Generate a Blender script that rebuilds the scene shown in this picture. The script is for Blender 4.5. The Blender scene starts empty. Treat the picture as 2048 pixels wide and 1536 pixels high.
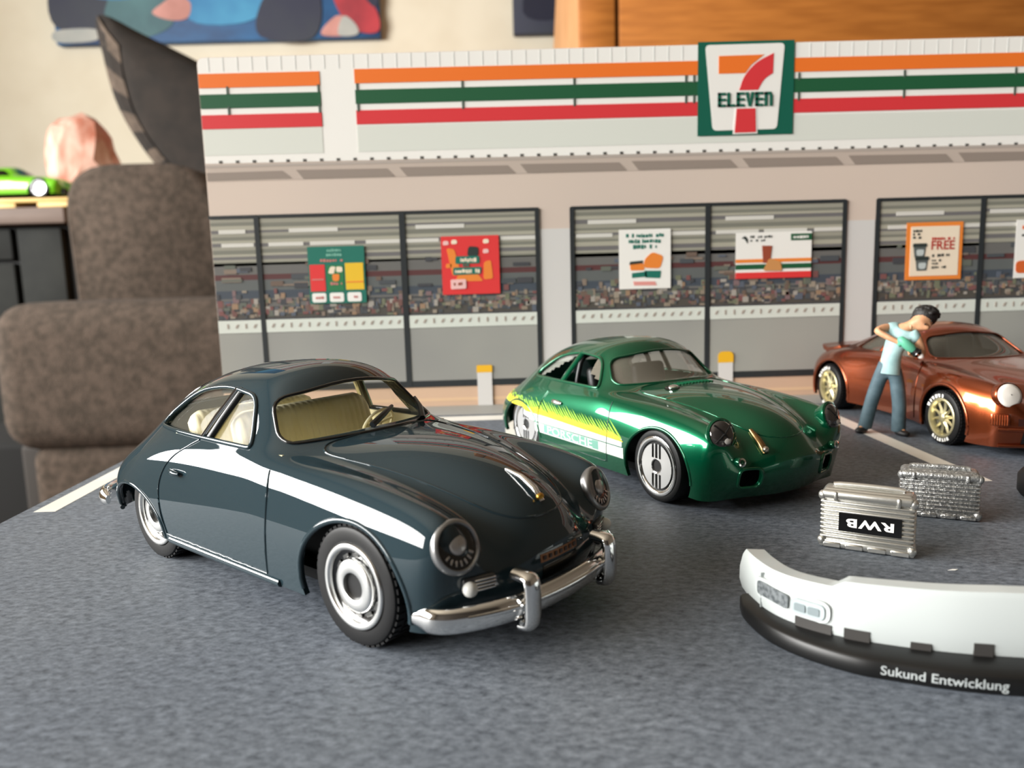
import bpy, bmesh, math, random
from math import sin, cos, pi, radians, sqrt, atan2, hypot
from mathutils import Vector, Matrix
from mathutils.bvhtree import BVHTree
from mathutils.interpolate import poly_3d_calc

# Everything is modelled in millimetres and written to the meshes in metres (real toy size).
S = 0.001
ZB = 0.60            # height of the diorama's ground sheet above the room floor
random.seed(7)
scene = bpy.context.scene
COL = scene.collection

# ------------------------------------------------------------------ camera
cam_d = bpy.data.cameras.new('camera')
cam = bpy.data.objects.new('camera', cam_d)
COL.objects.link(cam)
scene.camera = cam
cam_d.sensor_width = 36.0
cam_d.lens = 1561.0 / 2048.0 * 36.0
cam_d.clip_start = 0.004
cam_d.clip_end = 30.0
_p, _r, _y = radians(8.3116), -0.0282066, radians(-0.8951)
_w = Vector((0, cos(_p), -sin(_p)))
_a = Vector((1, 0, 0))
_u = _a.cross(_w)
_a2 = cos(_r) * _a + sin(_r) * _u
_u2 = -sin(_r) * _a + cos(_r) * _u
_m = Matrix.Rotation(_y, 3, 'Z') @ Matrix((_a2, _u2, -_w)).transposed()
cam.matrix_world = Matrix.Translation((0, 0, ZB + 31 * S)) @ _m.to_4x4()
cam_d.dof.use_dof = True
cam_d.dof.focus_distance = 0.088
cam_d.dof.aperture_fstop = 48.0

# ------------------------------------------------------------------ world, daylight window, exposure
world = bpy.data.worlds.new('world')
scene.world = world
world.use_nodes = True
world.node_tree.nodes['Background'].inputs[0].default_value = (0.80, 0.88, 1.0, 1)
world.node_tree.nodes['Background'].inputs[1].default_value = 1.0
vs = scene.view_settings
vs.view_transform = 'Standard'
vs.look = 'None'
vs.exposure = 0.18
vs.gamma = 1.0
vs.use_curve_mapping = False


def area_light(name, loc, direction, sx, sy, power, color=(1, 1, 1)):
    ld = bpy.data.lights.new(name, 'AREA')
    ld.shape = 'RECTANGLE'
    ld.size, ld.size_y = sx, sy
    ld.energy = power
    ld.color = color
    o = bpy.data.objects.new(name, ld)
    COL.objects.link(o)
    o.location = loc
    o.rotation_euler = Vector(direction).to_track_quat('-Z', 'Y').to_euler()
    return o


# daylight entering the side window (left wall)
area_light('daylight_side_window', (-1.74, -0.20, ZB + 0.60), (1, 0, 0), 2.2, 0.74, 140, (1.0, 0.985, 0.95))


# ------------------------------------------------------------------ colour and material helpers
def lin(h):
    h = h.lstrip('#')
    out = []
    for i in (0, 2, 4):
        c = int(h[i:i + 2], 16) / 255.0
        out.append(c / 12.92 if c <= 0.04045 else ((c + 0.055) / 1.055) ** 2.4)
    return tuple(out) + (1.0,)


MATS = {}


def mat(name, color, rough=0.5, metal=0.0, coat=0.0, coat_rough=0.03, spec=0.5, noise=None, bump=None, trans=0.0, ior=1.5, emit=None, aniso=None):
    """noise = (scale, colour2, detail[, stretch]) mixes a second colour in; bump = (scale, strength, distance mm)"""
    if name in MATS:
        return MATS[name]
    m = bpy.data.materials.new(name)
    m.use_nodes = True
    nt = m.node_tree
    b = nt.nodes['Principled BSDF']
    c = lin(color) if isinstance(color, str) else tuple(color) + (1.0,)
    b.inputs['Base Color'].default_value = c
    b.inputs['Roughness'].default_value = rough
    b.inputs['Metallic'].default_value = metal
    b.inputs['Coat Weight'].default_value = coat
    b.inputs['Coat Roughness'].default_value = coat_rough
    b.inputs['Specular IOR Level'].default_value = spec
    b.inputs['Transmission Weight'].default_value = trans
    b.inputs['IOR'].default_value = ior
    if emit:
        b.inputs['Emission Color'].default_value = lin(emit[0])
        b.inputs['Emission Strength'].default_value = emit[1]
    tc = nt.nodes.new('ShaderNodeTexCoord')
    if noise:
        n = nt.nodes.new('ShaderNodeTexNoise')
        n.inputs['Scale'].default_value = noise[0]
        n.inputs['Detail'].default_value = noise[2]
        mp = nt.nodes.new('ShaderNodeMapping')
        if len(noise) > 3:
            mp.inputs['Scale'].default_value = noise[3]
        nt.links.new(tc.outputs['Object'], mp.inputs['Vector'])
        nt.links.new(mp.outputs['Vector'], n.inputs['Vector'])
        rp = nt.nodes.new('ShaderNodeValToRGB')
        rp.color_ramp.elements[0].position = 0.36
        rp.color_ramp.elements[1].position = 0.64
        rp.color_ramp.elements[0].color = c
        rp.color_ramp.elements[1].color = lin(noise[1]) if isinstance(noise[1], str) else tuple(noise[1]) + (1.0,)
        nt.links.new(n.outputs['Fac'], rp.inputs['Fac'])
        nt.links.new(rp.outputs['Color'], b.inputs['Base Color'])
    if bump:
        n2 = nt.nodes.new('ShaderNodeTexNoise')
        n2.inputs['Scale'].default_value = bump[0]
        n2.inputs['Detail'].default_value = 3.0
        nt.links.new(tc.outputs['Object'], n2.inputs['Vector'])
        bp = nt.nodes.new('ShaderNodeBump')
        bp.inputs['Strength'].default_value = bump[1]
        bp.inputs['Distance'].default_value = bump[2] * S
        nt.links.new(n2.outputs['Fac'], bp.inputs['Height'])
        nt.links.new(bp.outputs['Normal'], b.inputs['Normal'])
    MATS[name] = m
    return m


def glass(name, color, alpha, rough=0.02):
    """thin toy glazing: mostly clear plastic sheet with a tint and a glossy skin"""
    m = bpy.data.materials.new(name)
    m.use_nodes = True
    nt = m.node_tree
    b = nt.nodes['Principled BSDF']
    b.inputs['Base Color'].default_value = lin(color)
    b.inputs['Roughness'].default_value = rough
    b.inputs['Alpha'].default_value = alpha
    b.inputs['Coat Weight'].default_value = 0.3
    return m


# ------------------------------------------------------------------ mesh helpers (all coordinates in mm)
class MB:
    def __init__(self):
        self.v, self.f, self.mi = [], [], []

    def add(self, vs_, fs, mi=0):
        o = len(self.v)
        self.v += [tuple(p) for p in vs_]
        self.f += [tuple(i + o for i in q) for q in fs]
        self.mi += [mi] * len(fs)
        return self

    def box(self, c, s, rot=None, mi=0, taper=1.0):
        hx, hy, hz = s[0] / 2, s[1] / 2, s[2] / 2
        vs_ = []
        for z in (-1, 1):
            k = taper if z > 0 else 1.0
            for x, y in ((-1, -1), (1, -1), (1, 1), (-1, 1)):
                p = Vector((x * hx * k, y * hy * k, z * hz))
                if rot is not None:
                    p = rot @ p
                vs_.append(p + Vector(c))
        return self.add(vs_, [(0, 3, 2, 1), (4, 5, 6, 7), (0, 1, 5, 4), (1, 2, 6, 5), (2, 3, 7, 6), (3, 0, 4, 7)], mi)

    def rbox(self, c, s, r=1.0, seg=3, rot=None, mi=0):
        """rounded box"""
        bm = bmesh.new()
        bmesh.ops.create_cube(bm, size=1.0)
        for v in bm.verts:
            v.co = Vector((v.co.x * s[0], v.co.y * s[1], v.co.z * s[2]))
        r = min(r, 0.49 * min(s))
        bmesh.ops.bevel(bm, geom=bm.edges[:], offset=r, segments=seg, profile=0.5, affect='EDGES')
        bm.verts.index_update()
        vs_ = [(rot @ v.co if rot is not None else v.co.copy()) + Vector(c) for v in bm.verts]
        fs = [tuple(v.index for v in f.verts) for f in bm.faces]
        bm.free()
        return self.add(vs_, fs, mi)

    def tube(self, path, r, n=8, closed=False, ry=None, up=(0, 0, 1), mi=0, caps=True):
        """swept oval; r may be a list; ry = second radius along 'up'"""
        P = [Vector(p) for p in path]
        N = len(P)
        rings = []
        for i in range(N):
            a = P[(i - 1) % N] if (closed or i > 0) else P[0]
            b = P[(i + 1) % N] if (closed or i < N - 1) else P[-1]
            t = (b - a).normalized()
            u = Vector(up)
            s = t.cross(u)
            if s.length < 1e-4:
                s = t.cross(Vector((1, 0.3, 0)))
            s.normalize()
            u = s.cross(t).normalized()
            ra = r[i] if isinstance(r, (list, tuple)) else r
            rb = ra if ry is None else (ry[i] if isinstance(ry, (list, tuple)) else ry)
            rings.append([P[i] + s * ra * cos(2 * pi * k / n) + u * rb * sin(2 * pi * k / n) for k in range(n)])
        vs_ = [p for ring in rings for p in ring]
        fs = []
        for i in range(N if closed else N - 1):
            j = (i + 1) % N
            for k in range(n):
                l = (k + 1) % n
                fs.append((i * n + k, i * n + l, j * n + l, j * n + k))
        if caps and not closed:
            fs.append(tuple(range(n))[::-1])
            fs.append(tuple((N - 1) * n + k for k in range(n)))
        return self.add(vs_, fs, mi)

    def lathe(self, prof, n=32, M=None, mi=0, closed=False):
        """prof = [(radius, height)] about local Z, M maps to place"""
        vs_, fs = [], []
        m = len(prof)
        for k in range(n):
            a = 2 * pi * k / n
            for r, h in prof:
                p = Vector((r * cos(a), r * sin(a), h))
                vs_.append(M @ p if M is not None else p)
        for k in range(n):
            l = (k + 1) % n
            for i in range(m if closed else m - 1):
                j = (i + 1) % m
                fs.append((k * m + i, l * m + i, l * m + j, k * m + j))
        return self.add(vs_, fs, mi)

    def prism(self, poly, d0, d1, axis='y', mi=0):
        """poly in the plane normal to axis: y -> (x,z), x -> (y,z), z -> (x,y)"""
        n = len(poly)

        def P(a, b, d):
            return {'y': (a, d, b), 'x': (d, a, b), 'z': (a, b, d)}[axis]
        vs_ = [P(a, b, d0) for a, b in poly] + [P(a, b, d1) for a, b in poly]
        fs = [tuple(range(n)), tuple(range(n, 2 * n))[::-1]]
        for i in range(n):
            j = (i + 1) % n
            fs.append((i, i + n, j + n, j))
        return self.add(vs_, fs, mi)

    def ball(self, c, r, nu=16, nv=10, M=None, mi=0):
        rx, ry, rz = (r, r, r) if not isinstance(r, (tuple, list)) else r
        vs_, fs = [], []
        for i in range(1, nv):
            t = pi * i / nv
            for k in range(nu):
                a = 2 * pi * k / nu
                vs_.append(Vector((rx * sin(t) * cos(a), ry * sin(t) * sin(a), rz * cos(t))))
        top, bot = len(vs_), len(vs_) + 1
        vs_ += [Vector((0, 0, rz)), Vector((0, 0, -rz))]
        for k in range(nu):
            l = (k + 1) % nu
            fs.append((top, k, l))
            fs.append((bot, (nv - 2) * nu + l, (nv - 2) * nu + k))
            for i in range(nv - 2):
                fs.append((i * nu + k, (i + 1) * nu + k, (i + 1) * nu + l, i * nu + l))
        vs_ = [(M @ p if M is not None else p) + Vector(c) for p in vs_]
        return self.add(vs_, fs, mi)


def link(name, me, parent=None):
    o = bpy.data.objects.new(name, me)
    COL.objects.link(o)
    if parent is not None:
        o.parent = parent
    return o


def to_mesh(name, mb, mats, smooth=35, fix=True):
    me = bpy.data.meshes.new(name)
    me.from_pydata([(x * S, y * S, z * S) for x, y, z in mb.v], [], mb.f)
    for m in (mats if isinstance(mats, (list, tuple)) else [mats]):
        me.materials.append(m)
    if max(mb.mi or [0]) > 0:
        me.polygons.foreach_set('material_index', mb.mi)
    if fix:
        bm = bmesh.new()
        bm.from_mesh(me)
        bmesh.ops.recalc_face_normals(bm, faces=bm.faces[:])
        bm.to_mesh(me)
        bm.free()
    if smooth:
        me.polygons.foreach_set('use_smooth', [True] * len(me.polygons))
        me.set_sharp_from_angle(angle=radians(smooth))
    me.update()
    return me


def build(name, mb, mats, parent=None, smooth=35, fix=True, loc=None, rot=None):
    o = link(name, to_mesh(name, mb, mats, smooth, fix), parent)
    if loc is not None:
        o.location = Vector(loc) * S
    if rot is not None:
        o.rotation_euler = rot
    return o


def tag(o, label=None, cat=None, group=None, kind=None):
    if label:
        o['label'] = label
    if cat:
        o['category'] = cat
    if group:
        o['group'] = group
    if kind:
        o['kind'] = kind
    return o


def thing(name, label, cat, loc=(0, 0, 0), rz=0.0, group=None, base=ZB):
    o = bpy.data.objects.new(name, None)
    o.empty_display_size = 0.01
    COL.objects.link(o)
    o.location = (loc[0] * S, loc[1] * S, base + loc[2] * S)
    o.rotation_euler = (0, 0, rz)
    return tag(o, label, cat, group)


def struct(name, mb, m, parent=None, smooth=0, loc=(0, 0, 0)):
    o = build(name, mb, m, parent, smooth)
    if parent is None:
        o.location = Vector(loc)
        o['kind'] = 'structure'
    return o


def round_poly(pts, r, seg=5):
    """round the corners of a 2D polygon"""
    out = []
    n = len(pts)
    for i in range(n):
        p, a, b = Vector(pts[i]), Vector(pts[i - 1]), Vector(pts[(i + 1) % n])
        ri = r[i] if isinstance(r, (list, tuple)) else r
        u, v = (a - p), (b - p)
        d = min(ri, 0.49 * u.length, 0.49 * v.length)
        if d < 1e-6:
            out.append(tuple(p))
            continue
        p0, p1 = p + u.normalized() * d, p + v.normalized() * d
        for k in range(seg + 1):
            t = k / seg
            q = p0 * (1 - t) ** 2 + p * 2 * t * (1 - t) + p1 * t * t
            out.append((q.x, q.y))
    return out


def spline(pts, n=8, closed=False):
    """Catmull-Rom through points (any dimension)"""
    P = [Vector(p) for p in pts]
    N = len(P)
    out = []
    for i in range(N if closed else N - 1):
        p0 = P[(i - 1) % N] if closed or i > 0 else P[0] * 2 - P[1]
        p1, p2 = P[i], P[(i + 1) % N]
        p3 = P[(i + 2) % N] if closed or i + 2 < N else P[-1] * 2 - P[-2]
        for k in range(n):
            t = k / n
            out.append(0.5 * (2 * p1 + (p2 - p0) * t + (2 * p0 - 5 * p1 + 4 * p2 - p3) * t * t + (3 * p1 - p0 - 3 * p2 + p3) * t ** 3))
    if not closed:
        out.append(P[-1])
    return out


def text_geo(s, size=1.0, width=None, bold=0.0, spacing=1.0):
    """flat lettering from the built-in font, returned as 2D verts + faces, baseline at 0, left at 0"""
    cu = bpy.data.curves.new('lettering', 'FONT')
    cu.body = s
    cu.size = 1.0
    cu.offset = bold
    cu.space_character = spacing
    cu.resolution_u = 3
    o = bpy.data.objects.new('lettering', cu)
    COL.objects.link(o)
    bpy.context.view_layer.update()
    me = bpy.data.meshes.new_from_object(o.evaluated_get(bpy.context.evaluated_depsgraph_get()))
    vs_ = [(v.co.x, v.co.y) for v in me.vertices]
    fs = [tuple(p.vertices) for p in me.polygons]
    bpy.data.objects.remove(o)
    bpy.data.curves.remove(cu)
    bpy.data.meshes.remove(me)
    x0, x1 = min(v[0] for v in vs_), max(v[0] for v in vs_)
    y0, y1 = min(v[1] for v in vs_), max(v[1] for v in vs_)
    kx = ky = size / (y1 - y0)
    if width:
        kx = width / (x1 - x0)
    return [((x - x0) * kx, (y - y0) * ky) for x, y in vs_], fs


# ------------------------------------------------------------------ common materials
M_WHITE = mat('white_print', '#f4f2ec', 0.55)
M_BLACK = mat('black_plastic', '#0c0c0d', 0.45)
M_BLACKG = mat('black_gloss', '#08090a', 0.18, coat=0.5)
M_CHROME = mat('chrome', (0.86, 0.86, 0.85), 0.10, 1.0)
M_TYRE = mat('tyre_rubber', '#0f0f10', 0.5, spec=0.3)
M_DARK = mat('chassis_black', '#0a0a0b', 0.7)


# ------------------------------------------------------------------ room shell
def slab(x0, x1, y0, y1, z0, z1):
    return MB().box(((x0 + x1) / 2, (y0 + y1) / 2, (z0 + z1) / 2), (x1 - x0, y1 - y0, z1 - z0))


M_WALL = mat('cream_wall_paint', '#e2dac6', 0.85, noise=(9.0, '#dcd3be', 2.0))
M_FLOORM = mat('floor_boards', '#6b5137', 0.55, noise=(4.0, '#59422c', 4.0, (1, 12, 1)))
struct('floor', slab(-1850, 2450, -2250, 2350, -60, 0), M_FLOORM)
struct('ceiling', slab(-1850, 2450, -2250, 2350, 2400, 2460), mat('ceiling_paint', '#958c7d', 0.9))
struct('wall_back', slab(-1850, 2450, 2200, 2350, 0, 2400), M_WALL)
struct('wall_right', slab(2300, 2450, -2250, 2200, 0, 2400), mat('taupe_wall_paint', '#5d5347', 0.85))
# wall with the side window: four pieces around the opening y -1320..920, z 820..1580
wl = MB()
for (y0, y1, z0, z1) in ((-2250, 2200, 0, 820), (-2250, 2200, 1580, 2400), (-2250, -1320, 820, 1580), (920, 2200, 820, 1580)):
    wl.box((-1825, (y0 + y1) / 2, (z0 + z1) / 2), (150, y1 - y0, z1 - z0))
struct('wall_left', wl, M_WALL)
struct('wall_front', slab(-1850, 2450, -2250, -2150, 0, 2400), mat('far_room_wall', '#332d27', 0.85))
M_FRAME = mat('window_frame_white', '#ece9e2', 0.5)
w1 = struct('window_1', MB().box((-1790, -200, 805), (70, 2280, 30)).box((-1790, -200, 1595), (70, 2280, 30)).box((-1790, -1330, 1200), (70, 30, 780)).box((-1790, 930, 1200), (70, 30, 780)), M_FRAME)
for yy in (-580, 180):
    build('mullion', MB().box((-1790, yy, 1200), (40, 40, 770)), M_FRAME, w1)

# ------------------------------------------------------------------ table and diorama board
tb = thing('side_table', 'plain wooden table top carrying the printed diorama board', 'table', (0, 0, -6))
build('table_top', slab(-60, 900, -260, 560, -26, 0), mat('table_wood', '#4a3424', 0.5, noise=(14, '#3c2a1c', 3, (1, 9, 1))), tb)
for (x, y) in ((-20, -220), (860, -220), (-20, 520), (860, 520)):
    build('leg', slab(x - 25, x + 25, y - 25, y + 25, -594, -26), MATS['table_wood'], tb)


def asphalt():
    m = bpy.data.materials.new('printed_asphalt')
    m.use_nodes = True
    nt = m.node_tree
    b = nt.nodes['Principled BSDF']
    b.inputs['Roughness'].default_value = 0.62
    b.inputs['Specular IOR Level'].default_value = 0.45
    tc = nt.nodes.new('ShaderNodeTexCoord')
    n1 = nt.nodes.new('ShaderNodeTexNoise')
    n1.inputs['Scale'].default_value = 950.0
    n1.inputs['Detail'].default_value = 5.0
    n1.inputs['Roughness'].default_value = 0.75
    mp = nt.nodes.new('ShaderNodeMapping')
    mp.inputs['Scale'].default_value = (1, 1.7, 1)
    mp.inputs['Rotation'].default_value = (0, 0, 0.5)
    nt.links.new(tc.outputs['Object'], mp.inputs['Vector'])
    nt.links.new(mp.outputs['Vector'], n1.inputs['Vector'])
    n2 = nt.nodes.new('ShaderNodeTexNoise')
    n2.inputs['Scale'].default_value = 28.0
    n2.inputs['Detail'].default_value = 3.0
    nt.links.new(tc.outputs['Object'], n2.inputs['Vector'])
    r1 = nt.nodes.new('ShaderNodeValToRGB')
    r1.color_ramp.elements[0].position = 0.30
    r1.color_ramp.elements[1].position = 0.72
    r1.color_ramp.elements[0].color = lin('#363c45')
    r1.color_ramp.elements[1].color = lin('#818993')
    r2 = nt.nodes.new('ShaderNodeValToRGB')
    r2.color_ramp.elements[0].position = 0.3
    r2.color_ramp.elements[1].position = 0.7
    r2.color_ramp.elements[0].color = (0.80, 0.82, 0.86, 1)
    r2.color_ramp.elements[1].color = (1.06, 1.04, 1.0, 1)
    mx = nt.nodes.new('ShaderNodeMix')
    mx.data_type = 'RGBA'
    mx.blend_type = 'MULTIPLY'
    mx.inputs[0].default_value = 1.0
    nt.links.new(n1.outputs['Fac'], r1.inputs['Fac'])
    nt.links.new(n2.outputs['Fac'], r2.inputs['Fac'])
    nt.links.new(r1.outputs['Color'], mx.inputs[6])
    nt.links.new(r2.outputs['Color'], mx.inputs[7])
    nt.links.new(mx.outputs[2], b.inputs['Base Color'])
    bp = nt.nodes.new('ShaderNodeBump')
    bp.inputs['Strength'].default_value = 0.35
    bp.inputs['Distance'].default_value = 0.05 * S
    nt.links.new(n1.outputs['Fac'], bp.inputs['Height'])
    nt.links.new(bp.outputs['Normal'], b.inputs['Normal'])
    return m


brd = thing('diorama_board', 'grey printed asphalt parking lot board under the toy cars', 'board')
build('board_sheet', MB().prism(round_poly([(-66, -60), (300, -60), (300, 181.6), (-66, 181.6)], 2.0), -6, 0, 'z'), asphalt(), brd, smooth=0)
M_LINE = mat('parking_line_white', '#e9e7e0', 0.5, noise=(60, '#dedbd2', 3))
lines = [(-64.4, -61.4, 104.5, 166), (65.3, 68.3, 104.5, 166), (0.8, 3.6, 104.5, 161), (-64.4, 40, 161, 166)]
for (x0, x1, y0, y1) in lines:
    build('parking_line', slab(x0, x1, y0, y1, 0.0, 0.03), M_LINE, brd, smooth=0)
build('kerb_strip', slab(-66, 300, 168, 180, 0.0, 0.02), mat('kerb_print', '#9c9c98', 0.6), brd, smooth=0)

# ------------------------------------------------------------------ store-front backdrop (a printed card standing on the board)
BD = thing('store_backdrop', 'printed convenience store front card standing behind the toy cars', 'backdrop', (0, 180, 0))
card = round_poly([(-64, 0), (300, 0), (300, 79.4), (-64, 78.7)], [0.1, 0.1, 1.5, 1.6])
build('card', MB().prism(card, 0, 1.4, 'y'), mat('card_wall_print', '#d9c8ba', 0.6, noise=(14, '#d2c2b6', 2)), BD, smooth=0)


def pr(mb, x0, z0, x1, z1, layer, mi=0, th=0.05):
    """a printed patch: thin sheet proud of the card, layer by layer"""
    y1 = -0.05 * layer
    return mb.box(((x0 + x1) / 2, y1 - th / 2 + 0.04, (z0 + z1) / 2), (x1 - x0, th, z1 - z0), mi=mi)


def ppoly(mb, poly, layer, mi=0):
    y1 = -0.05 * layer
    return mb.prism(poly, y1 - 0.01, y1 + 0.04, 'y', mi)


def ptext(mb, s, x, z, h, w, layer, bold=0.0, mi=0, flip=False):
    v, f = text_geo(s, h, w, bold)
    y = -0.05 * layer - 0.012
    if flip:
        v = [(w - a, h - b) for a, b in v]
    mb.add([(x + a, y, z + b) for a, b in v], f, mi)
    return mb


M_FASC = mat('fascia_white', '#f6f4ee', 0.55)
M_FASC2 = mat('fascia_shadow_print', '#dfe2d9', 0.55)
M_OR = mat('stripe_orange', '#f2792b', 0.5)
M_GR = mat('stripe_green', '#1f5a39', 0.5)
M_RD = mat('stripe_red', '#dc3a3f', 0.5)
M_SG = mat('sign_green', '#0f5f4c', 0.5)
M_GREY = mat('print_grey', '#9c9a94', 0.6)
fas = build('fascia', ppoly(MB(), round_poly([(-63.9, 56.2), (300, 55.2), (300, 79.35), (-63.9, 78.6)], [0.1, 0.1, 1.4, 1.5]), 1), M_FASC, BD, smooth=0)
rib = MB()
x = -61.5
while x < 140:
    if not (45 < x < 68):
        rib.box((x, -0.075, 77.2), (0.16, 0.05, 2.9))
    x += 3.15
build('rib_print', rib, mat('rib_line_print', '#d6d8d4', 0.6), fas, smooth=0)['kind'] = 'stuff'
for (x0, x1) in ((-63.9, -37.6), (-29.9, 300)):
    build('lower_fascia', pr(MB(), x0, 57.9, x1, 63.5, 2), M_FASC2, fas, smooth=0)
tick = MB()
x = -60.5
while x < 140:
    tick.box((x, -0.09, 56.5 - (x + 64) * 0.0027), (0.75, 0.05, 0.55))
    x += 3.72
build('eave_clip', tick, mat('eave_dark', '#55534f', 0.6), fas, smooth=0)['kind'] = 'stuff'
build('eave_shadow', pr(MB(), -63.9, 55.3, 300, 55.9, 2), mat('eave_shadow_print', '#b5aaa1', 0.6), BD, smooth=0)
sof = build('soffit', pr(MB(), -63.8, 52.3, 300, 55.3, 1), mat('soffit_print', '#c2b3a7', 0.6), BD, smooth=0)
build('soffit_panel', ppoly(MB(), [(-63.8, 52.5), (-45, 52.6), (-47, 54.3), (-63.8, 54.2)], 2), mat('soffit_dark', '#96897f', 0.6), sof, smooth=0)
for (a, b) in ((-44, -22), (-21, 5), (6, 30), (31, 55), (56, 79), (80, 104), (105, 130)):
    build('soffit_panel', ppoly(MB(), [(a + 1.6, 52.4), (b, 52.4), (b - 1.8, 54.2), (a, 54.4)], 2), MATS['soffit_dark'], sof, smooth=0)
for (x0, x1) in ((-63.9, -37.5), (-29.9, 45.9), (67.2, 300)):
    for z0, z1, m in ((72.25, 75.25, M_OR), (67.9, 70.9, M_GR), (63.55, 66.55, M_RD)):
        dz = 0.0 if x1 < 0 else (0.25 if x0 < 60 else 0.4)
        build('stripe', pr(MB(), x0, z0 + dz, x1, z1 + dz, 3), m, fas, smooth=0)
for xx in (-57.8, -37.9, -29.4, -6.3, 18.4, 43.2, 45.0, 68.4, 92.0, 117.0):
    build('bracket', pr(pr(MB(), xx - 0.22, 70.9, xx + 0.22, 72.5, 4), xx - 0.22, 66.5, xx + 0.22, 68.3, 4), mat('bracket_print', '#4a5a50', 0.6), fas, smooth=0)

# the square sign with its numeral and word
sg = build('sign_panel', pr(MB(), 45.8, 59.4, 67.2, 79.4, 5), M_SG, BD, smooth=0)
build('sign_field', ppoly(MB(), round_poly([(47.4, 78.7), (65.0, 78.8), (63.6, 60.55), (49.2, 60.5)], 1.0), 6), M_WHITE, sg, smooth=0)
build('numeral_bar', ppoly(MB(), [(50.4, 72.6), (56.3, 72.6), (57.6, 74.3), (60.5, 76.45), (50.4, 76.35)], 7), M_OR, sg, smooth=0)
curve = [tuple(p) for p in spline([(55.0, 69.0), (56.2, 72.0), (58.8, 74.8), (62.6, 76.75)], 6)] + [tuple(p) for p in spline([(62.5, 72.5), (60.6, 71.2), (59.2, 69.0)], 5)]
build('numeral_curve', ppoly(MB(), curve, 7), M_RD, sg, smooth=0)
build('numeral_stem_edge', ppoly(MB(), [(54.2, 65.3), (59.0, 65.3), (59.25, 59.65), (53.7, 59.6)], 7), M_WHITE, sg, smooth=0)
build('numeral_stem', ppoly(MB(), [(54.5, 65.1), (58.7, 65.1), (58.9, 59.95), (54.1, 59.9)], 8), M_RD, sg, smooth=0)


def glyphs(word, x, z, h, w, th):
    """blocky capitals drawn as bars; the last n is lower-case in shape"""
    mb = MB()
    cw = w / len(word)
    for i, c in enumerate(word):
        a = x + i * cw + 0.12
        b = x + (i + 1) * cw - 0.12
        y = -0.46

        def R(x0, z0, x1, z1):
            mb.box(((x0 + x1) / 2, y, (z0 + z1) / 2), (x1 - x0, 0.05, z1 - z0))
        if c == 'E':
            R(a, z, a + th, z + h)
            for zz in (z, z + h / 2 - th * 0.4, z + h - th * 0.8):
                R(a, zz, b, zz + th * 0.8)
        elif c == 'L':
            R(a, z, a + th, z + h)
            R(a, z, b, z + th * 0.8)
        elif c == 'V':
            m = (a + b) / 2
            mb.prism([(a - .1, z + h), (a + th, z + h), (m, z + th), (b - th, z + h), (b + .1, z + h), (m + th * 0.45, z), (m - th * 0.45, z)], y - 0.02, y + 0.03, 'y')
        elif c == 'n':
            R(a, z, a + th, z + h)
            R(b - th, z, b, z + h * 0.8)
            R(a, z + h - th * 0.9, b - th * 0.4, z + h)
    return mb


build('lettering', glyphs('ELEVEn', 50.1, 65.5, 3.05, 12.5, 0.68), M_SG, sg, smooth=0)

# printed shop windows
M_MULL = mat('mullion_print', '#2b2f31', 0.5)
PAL = ['#86776a', '#6f5e53', '#8f8272', '#74524c', '#656a60', '#4c5054', '#9a8f80', '#7d5250', '#5b626e', '#747761', '#9a7f66', '#a59f96', '#45464a', '#80696a']
PM = [mat('goods_%s' % c[1:], c, 0.6) for c in PAL]
M_BAND = mat('counter_band_print', '#d9ded5', 0.6)
M_MARK = mat('band_mark_print', '#a3978c', 0.6)
random.seed(11)


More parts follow.
